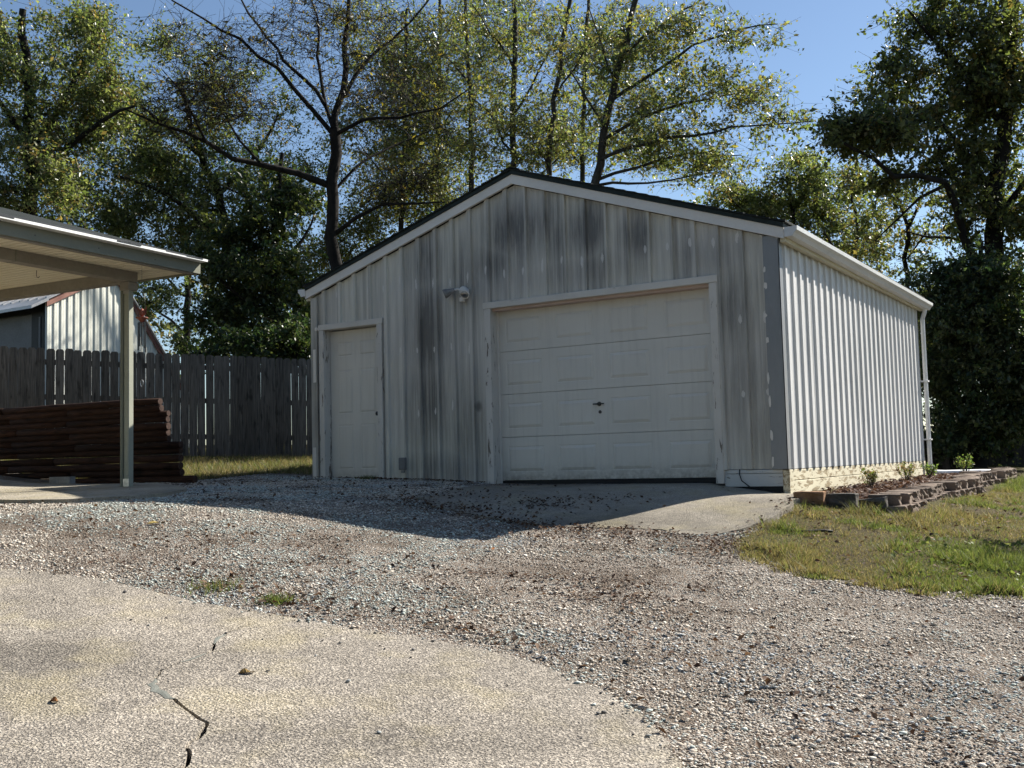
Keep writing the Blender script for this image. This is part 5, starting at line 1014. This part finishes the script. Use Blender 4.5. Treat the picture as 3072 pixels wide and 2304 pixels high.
for c in [(5.3, -2.75, .75, .10, 420, -.05), (6.2, -2.6, .5, .12, 240, 0), (4.75, -1.75, .45, .22, 330, .5), (4.1, -2.45, .5, .14, 320, .1), (5.9, -3.1, .6, .25, 300, -.1), (3.5, -1.9, .3, .5, 160, 0), (1.8, -.16, .9, .07, 420, 0), (7.0, -2.5, .12, .5, 200, 0), (6.95, -.75, .07, .25, 90, 0),
          (7.0, -4.9, .25, .1, 160, .4), (6.6, -4.6, .6, .06, 160, .35), (7.6, -5.6, .5, .3, 120, 0), (5.6, -6.2, .3, .08, 120, .1), (4.8, -6.1, .4, .12, 150, .1), (8.9, -6.2, .5, .4, 140, 0), (6.9, -6.1, .35, .06, 90, -.2), (5.0, -5.3, 1.0, .3, 180, .2), (3.6, -5.2, .8, .3, 140, .1)]: cluster(*c)
ux, uy = r.uniform(-1, 9.5, 2200), r.uniform(-7, -.2, 2200); k = ~inpoly(ux, uy, APRON) | (r.random(2200) < .12); X.append(ux[k]); Y.append(uy[k]); X = np.concatenate(X); Y = np.concatenate(Y)
k = ((inpoly(X, Y, GRAVEL) & ~inpoly(X, Y, DRIVE)) | inpoly(X, Y, APRON)) & (Y < -.03); X, Y = X[k], Y[k]; ap = inpoly(X, Y, APRON); Z = np.where(ap, apron_z(X, Y)+.006, G(X, Y)+.022)
litter('fallen_leaves', X, Y, Z, .036, BR, r, 'dry brown leaves and leaf bits scattered over gravel and apron')
x = r.uniform(6.7, 7.62, 2600); y = r.uniform(-.35, 7.5, 2600); k = inpoly(x, y, BED); x, y = x[k], y[k]
litter('mulch_chips', x, y, np.interp(y, [-.3, 1, 8], [-.26, -.19, -.16])+r.uniform(.0, .04, len(x)), .05, [(.10, .055, .04), (.16, .10, .075), (.06, .035, .028), (.22, .16, .13)], r, 'brown bark chips and leaf bits filling the garage bed')
x = r.uniform(6.9, 10, 900); y = r.uniform(-3.3, 3, 900); k = inpoly(x, y, LAWN) & (x > 6.95); x, y = x[k], y[k]
litter('fallen_leaves', x, y, G(x, y)+.035, .04, BR+[(.3, .2, .12)], r, 'dry leaf bits scattered over the right lawn')
for i, (px, py, sz_, c, lab) in enumerate([(5.55, -4.0, .11, (.42, .17, .05), 'orange fallen leaf on the gravel below the apron'), (5.5, -5.15, .08, (.55, .5, .42), 'pale curled leaf on the gravel in the middle of the drive'), (3.0, -5.15, .14, (.34, .25, .08), 'yellow-brown leaf on the gravel left of the drive'), (7.75, -6.05, .10, (.35, .27, .2), 'pale dry leaf on the gravel beside the driveway edge'), (6.35, -7.35, .08, (.33, .22, .08), 'tan leaf lying on the concrete right of the crack'), (5.95, -8.1, .06, (.3, .14, .05), 'small reddish leaf on the concrete at the left edge')]):
    rr = np.random.default_rng(610+i); a = rr.uniform(0, 6.28); zz = g(px, py)+.024; d = Vector((math.cos(a), math.sin(a), .08)); s_ = Vector((-d.y, d.x, .1)); mb = MB(); n = 7; V = []
    for t in range(n):
        q = t/(n-1); w = math.sin(q*math.pi)**.8*.22; V += [Vector((px, py, zz))+d*sz_*(q-.5)+s_*sz_*w+Vector((0, 0, .012*math.sin(q*6)+.02*w)), Vector((px, py, zz))+d*sz_*(q-.5)-Vector((0, 0, .004)), Vector((px, py, zz))+d*sz_*(q-.5)-s_*sz_*w+Vector((0, 0, .02*w))]
    F = [q for t in range(n-1) for q in ((3*t, 3*t+1, 3*t+4, 3*t+3), (3*t+1, 3*t+2, 3*t+5, 3*t+4))]
    tag(mb.add(V, F).build('fallen_leaf', mottled('leaf_%d' % i, tuple(.7*v for v in c), c, 30, .8)), lab, 'leaf')

# ------------------------------------------------------------------ grass
def blades(name, x, y, z, h, col, r, lab, w=.0035):
    n = len(x); a = r.uniform(0, 6.28, n); l = r.normal(size=(n, 2))*.55; V = np.stack([np.stack([x-np.cos(a)*w, y-np.sin(a)*w, z], 1), np.stack([x+np.cos(a)*w, y+np.sin(a)*w, z], 1), np.stack([x+l[:, 0]*h, y+l[:, 1]*h, z+h], 1)], 1).reshape(-1, 3)
    return stuff(finish(name, arr_mesh(name, V, np.arange(3*n).reshape(-1, 3), np.repeat(col, 3, axis=0)), M['grassblade']), lab, 'grass')
r = np.random.default_rng(700); n = 330000; x = r.uniform(6.8, 12, n); y = -3.5+15*r.random(n)**1.7; k = (inpoly(x, y, LAWN) | (inpoly(x-.06, y+.06, GRAVEL) & inpoly(x+.09*r.random(n), y+.20*r.random(n)**2, LAWN))) & ~inpoly(x, y, BED) & near_view(x, y, 1.5) & ~((x < 7.95) & (y > -.35)) & ~inpoly(x, y, APRON); x, y = x[k], y[k]
green = np.clip((vnoise(x, y, .55, 21)-.55)*5+np.clip((x-8.2)*.8+(y+.8)*.35, -1.2, .6), 0, 1)*.7+.05; green = np.maximum(green, np.clip((vnoise(x, y, 2.6, 22)-.74)*7, 0, 1)); bare = vnoise(x, y, 1.4, 23)
k = r.random(len(x)) < np.clip(.3+1.6*(bare-.25)+.35*green, .08, 1); x, y, green = x[k], y[k], green[k]
DRY = np.array([(.25, .20, .11), (.18, .145, .075), (.32, .27, .16), (.15, .145, .06)]); GRN = np.array([(.11, .15, .040), (.16, .20, .055), (.085, .115, .035), (.20, .22, .085)])
ig = r.random(len(x)) < green; col = np.where(ig[:, None], GRN[r.integers(4, size=len(x))], DRY[r.integers(4, size=len(x))])*r.uniform(.75, 1.2, (len(x), 1)); h = (r.uniform(.012, .04, len(x))+.016*ig)*(1+1.5*np.clip((vnoise(x, y, 4.5, 27)-.66)*6, 0, 1))
blades('grass', x, y, G(x, y)-.004, h, col, r, 'short patchy lawn, dry tan with green patches, right of the garage', .004)
x2 = r.uniform(7.9, 11, 9000); y2 = r.uniform(-3.0, 3.5, 9000); gg = np.clip((vnoise(x2, y2, .55, 21)-.58)*5+np.clip((x2-8.2)*.8+(y2+.8)*.35, -1.2, .6), 0, 1); k = (r.random(len(x2)) < gg) & inpoly(x2, y2, LAWN) & near_view(x2, y2, 1.5); x2, y2 = x2[k], y2[k]
V, F, K = leaves(np.column_stack([x2, y2, G(x2, y2)+r.uniform(.02, .05, len(x2))]), .028, GRN[r.integers(4, size=len(x2))]*r.uniform(.8, 1.25, (len(x2), 1)), r, up=1.5, aspect=.9)
stuff(finish('ground_cover', arr_mesh('ground_cover', V, F, K), M['grassblade']), 'bright green clover-like weeds in the right lawn', 'weeds')
n = 60000; x = r.uniform(-7, -.1, n); y = r.uniform(-1.6, 6.5, n); k = inpoly(x, y, LAWN_L) | ((x > -1.6) & (y > .4)); x, y = x[k], y[k]; k = r.random(len(x)) < .35+.9*vnoise(x, y, 1.2, 24); x, y = x[k], y[k]
ig = r.random(len(x)) < .05+.5*vnoise(x, y, .8, 25); col = np.where(ig[:, None], GRN[r.integers(4, size=len(x))], DRY[r.integers(4, size=len(x))])*r.uniform(.7, 1.15, (len(x), 1))
blades('grass', x, y, G(x, y)-.004, r.uniform(.03, .09, len(x))*(1+.6*vnoise(x, y, 1.7, 26)), col, r, 'sunlit rough grass along the foot of the picket fence', .006)
def tuft(x, y, z, n, rad, h, label, seed, pal=GRN):
    r = np.random.default_rng(seed); a = r.normal(size=(n, 2))*rad*.5; xx, yy_ = x+a[:, 0], y+a[:, 1]; t = blades('weed_tuft', xx-x, yy_-y, np.zeros(n)+G(xx, yy_)-z, h*r.uniform(.5, 1.2, n), pal[r.integers(len(pal), size=n)]*r.uniform(.7, 1.2, (n, 1)), r, label, .004); t['category'] = 'weed'; t['group'] = 'weeds sprouting from the drive'; t.location = (x, y, z)
tuft(5.44, -6.24, g(5.44, -6.24)+.01, 260, .10, .05, 'bright green weed tuft at the edge of the concrete driveway', 801)
tuft(4.88, -6.22, g(4.88, -6.22)+.01, 220, .16, .045, 'dull green weed tuft left of the bright one near the driveway edge', 802, np.vstack([GRN[:3]*.8, DRY[:2]]))
tuft(1.05, -.14, g(1.05, -.14)+.01, 240, .13, .06, 'weeds growing against the foot of the entry door', 803, GRN*.8)
tuft(7.62, -.62, g(7.62, -.62), 160, .16, .12, 'taller grass tuft at the corner of the block edging', 804, np.vstack([GRN, DRY]))
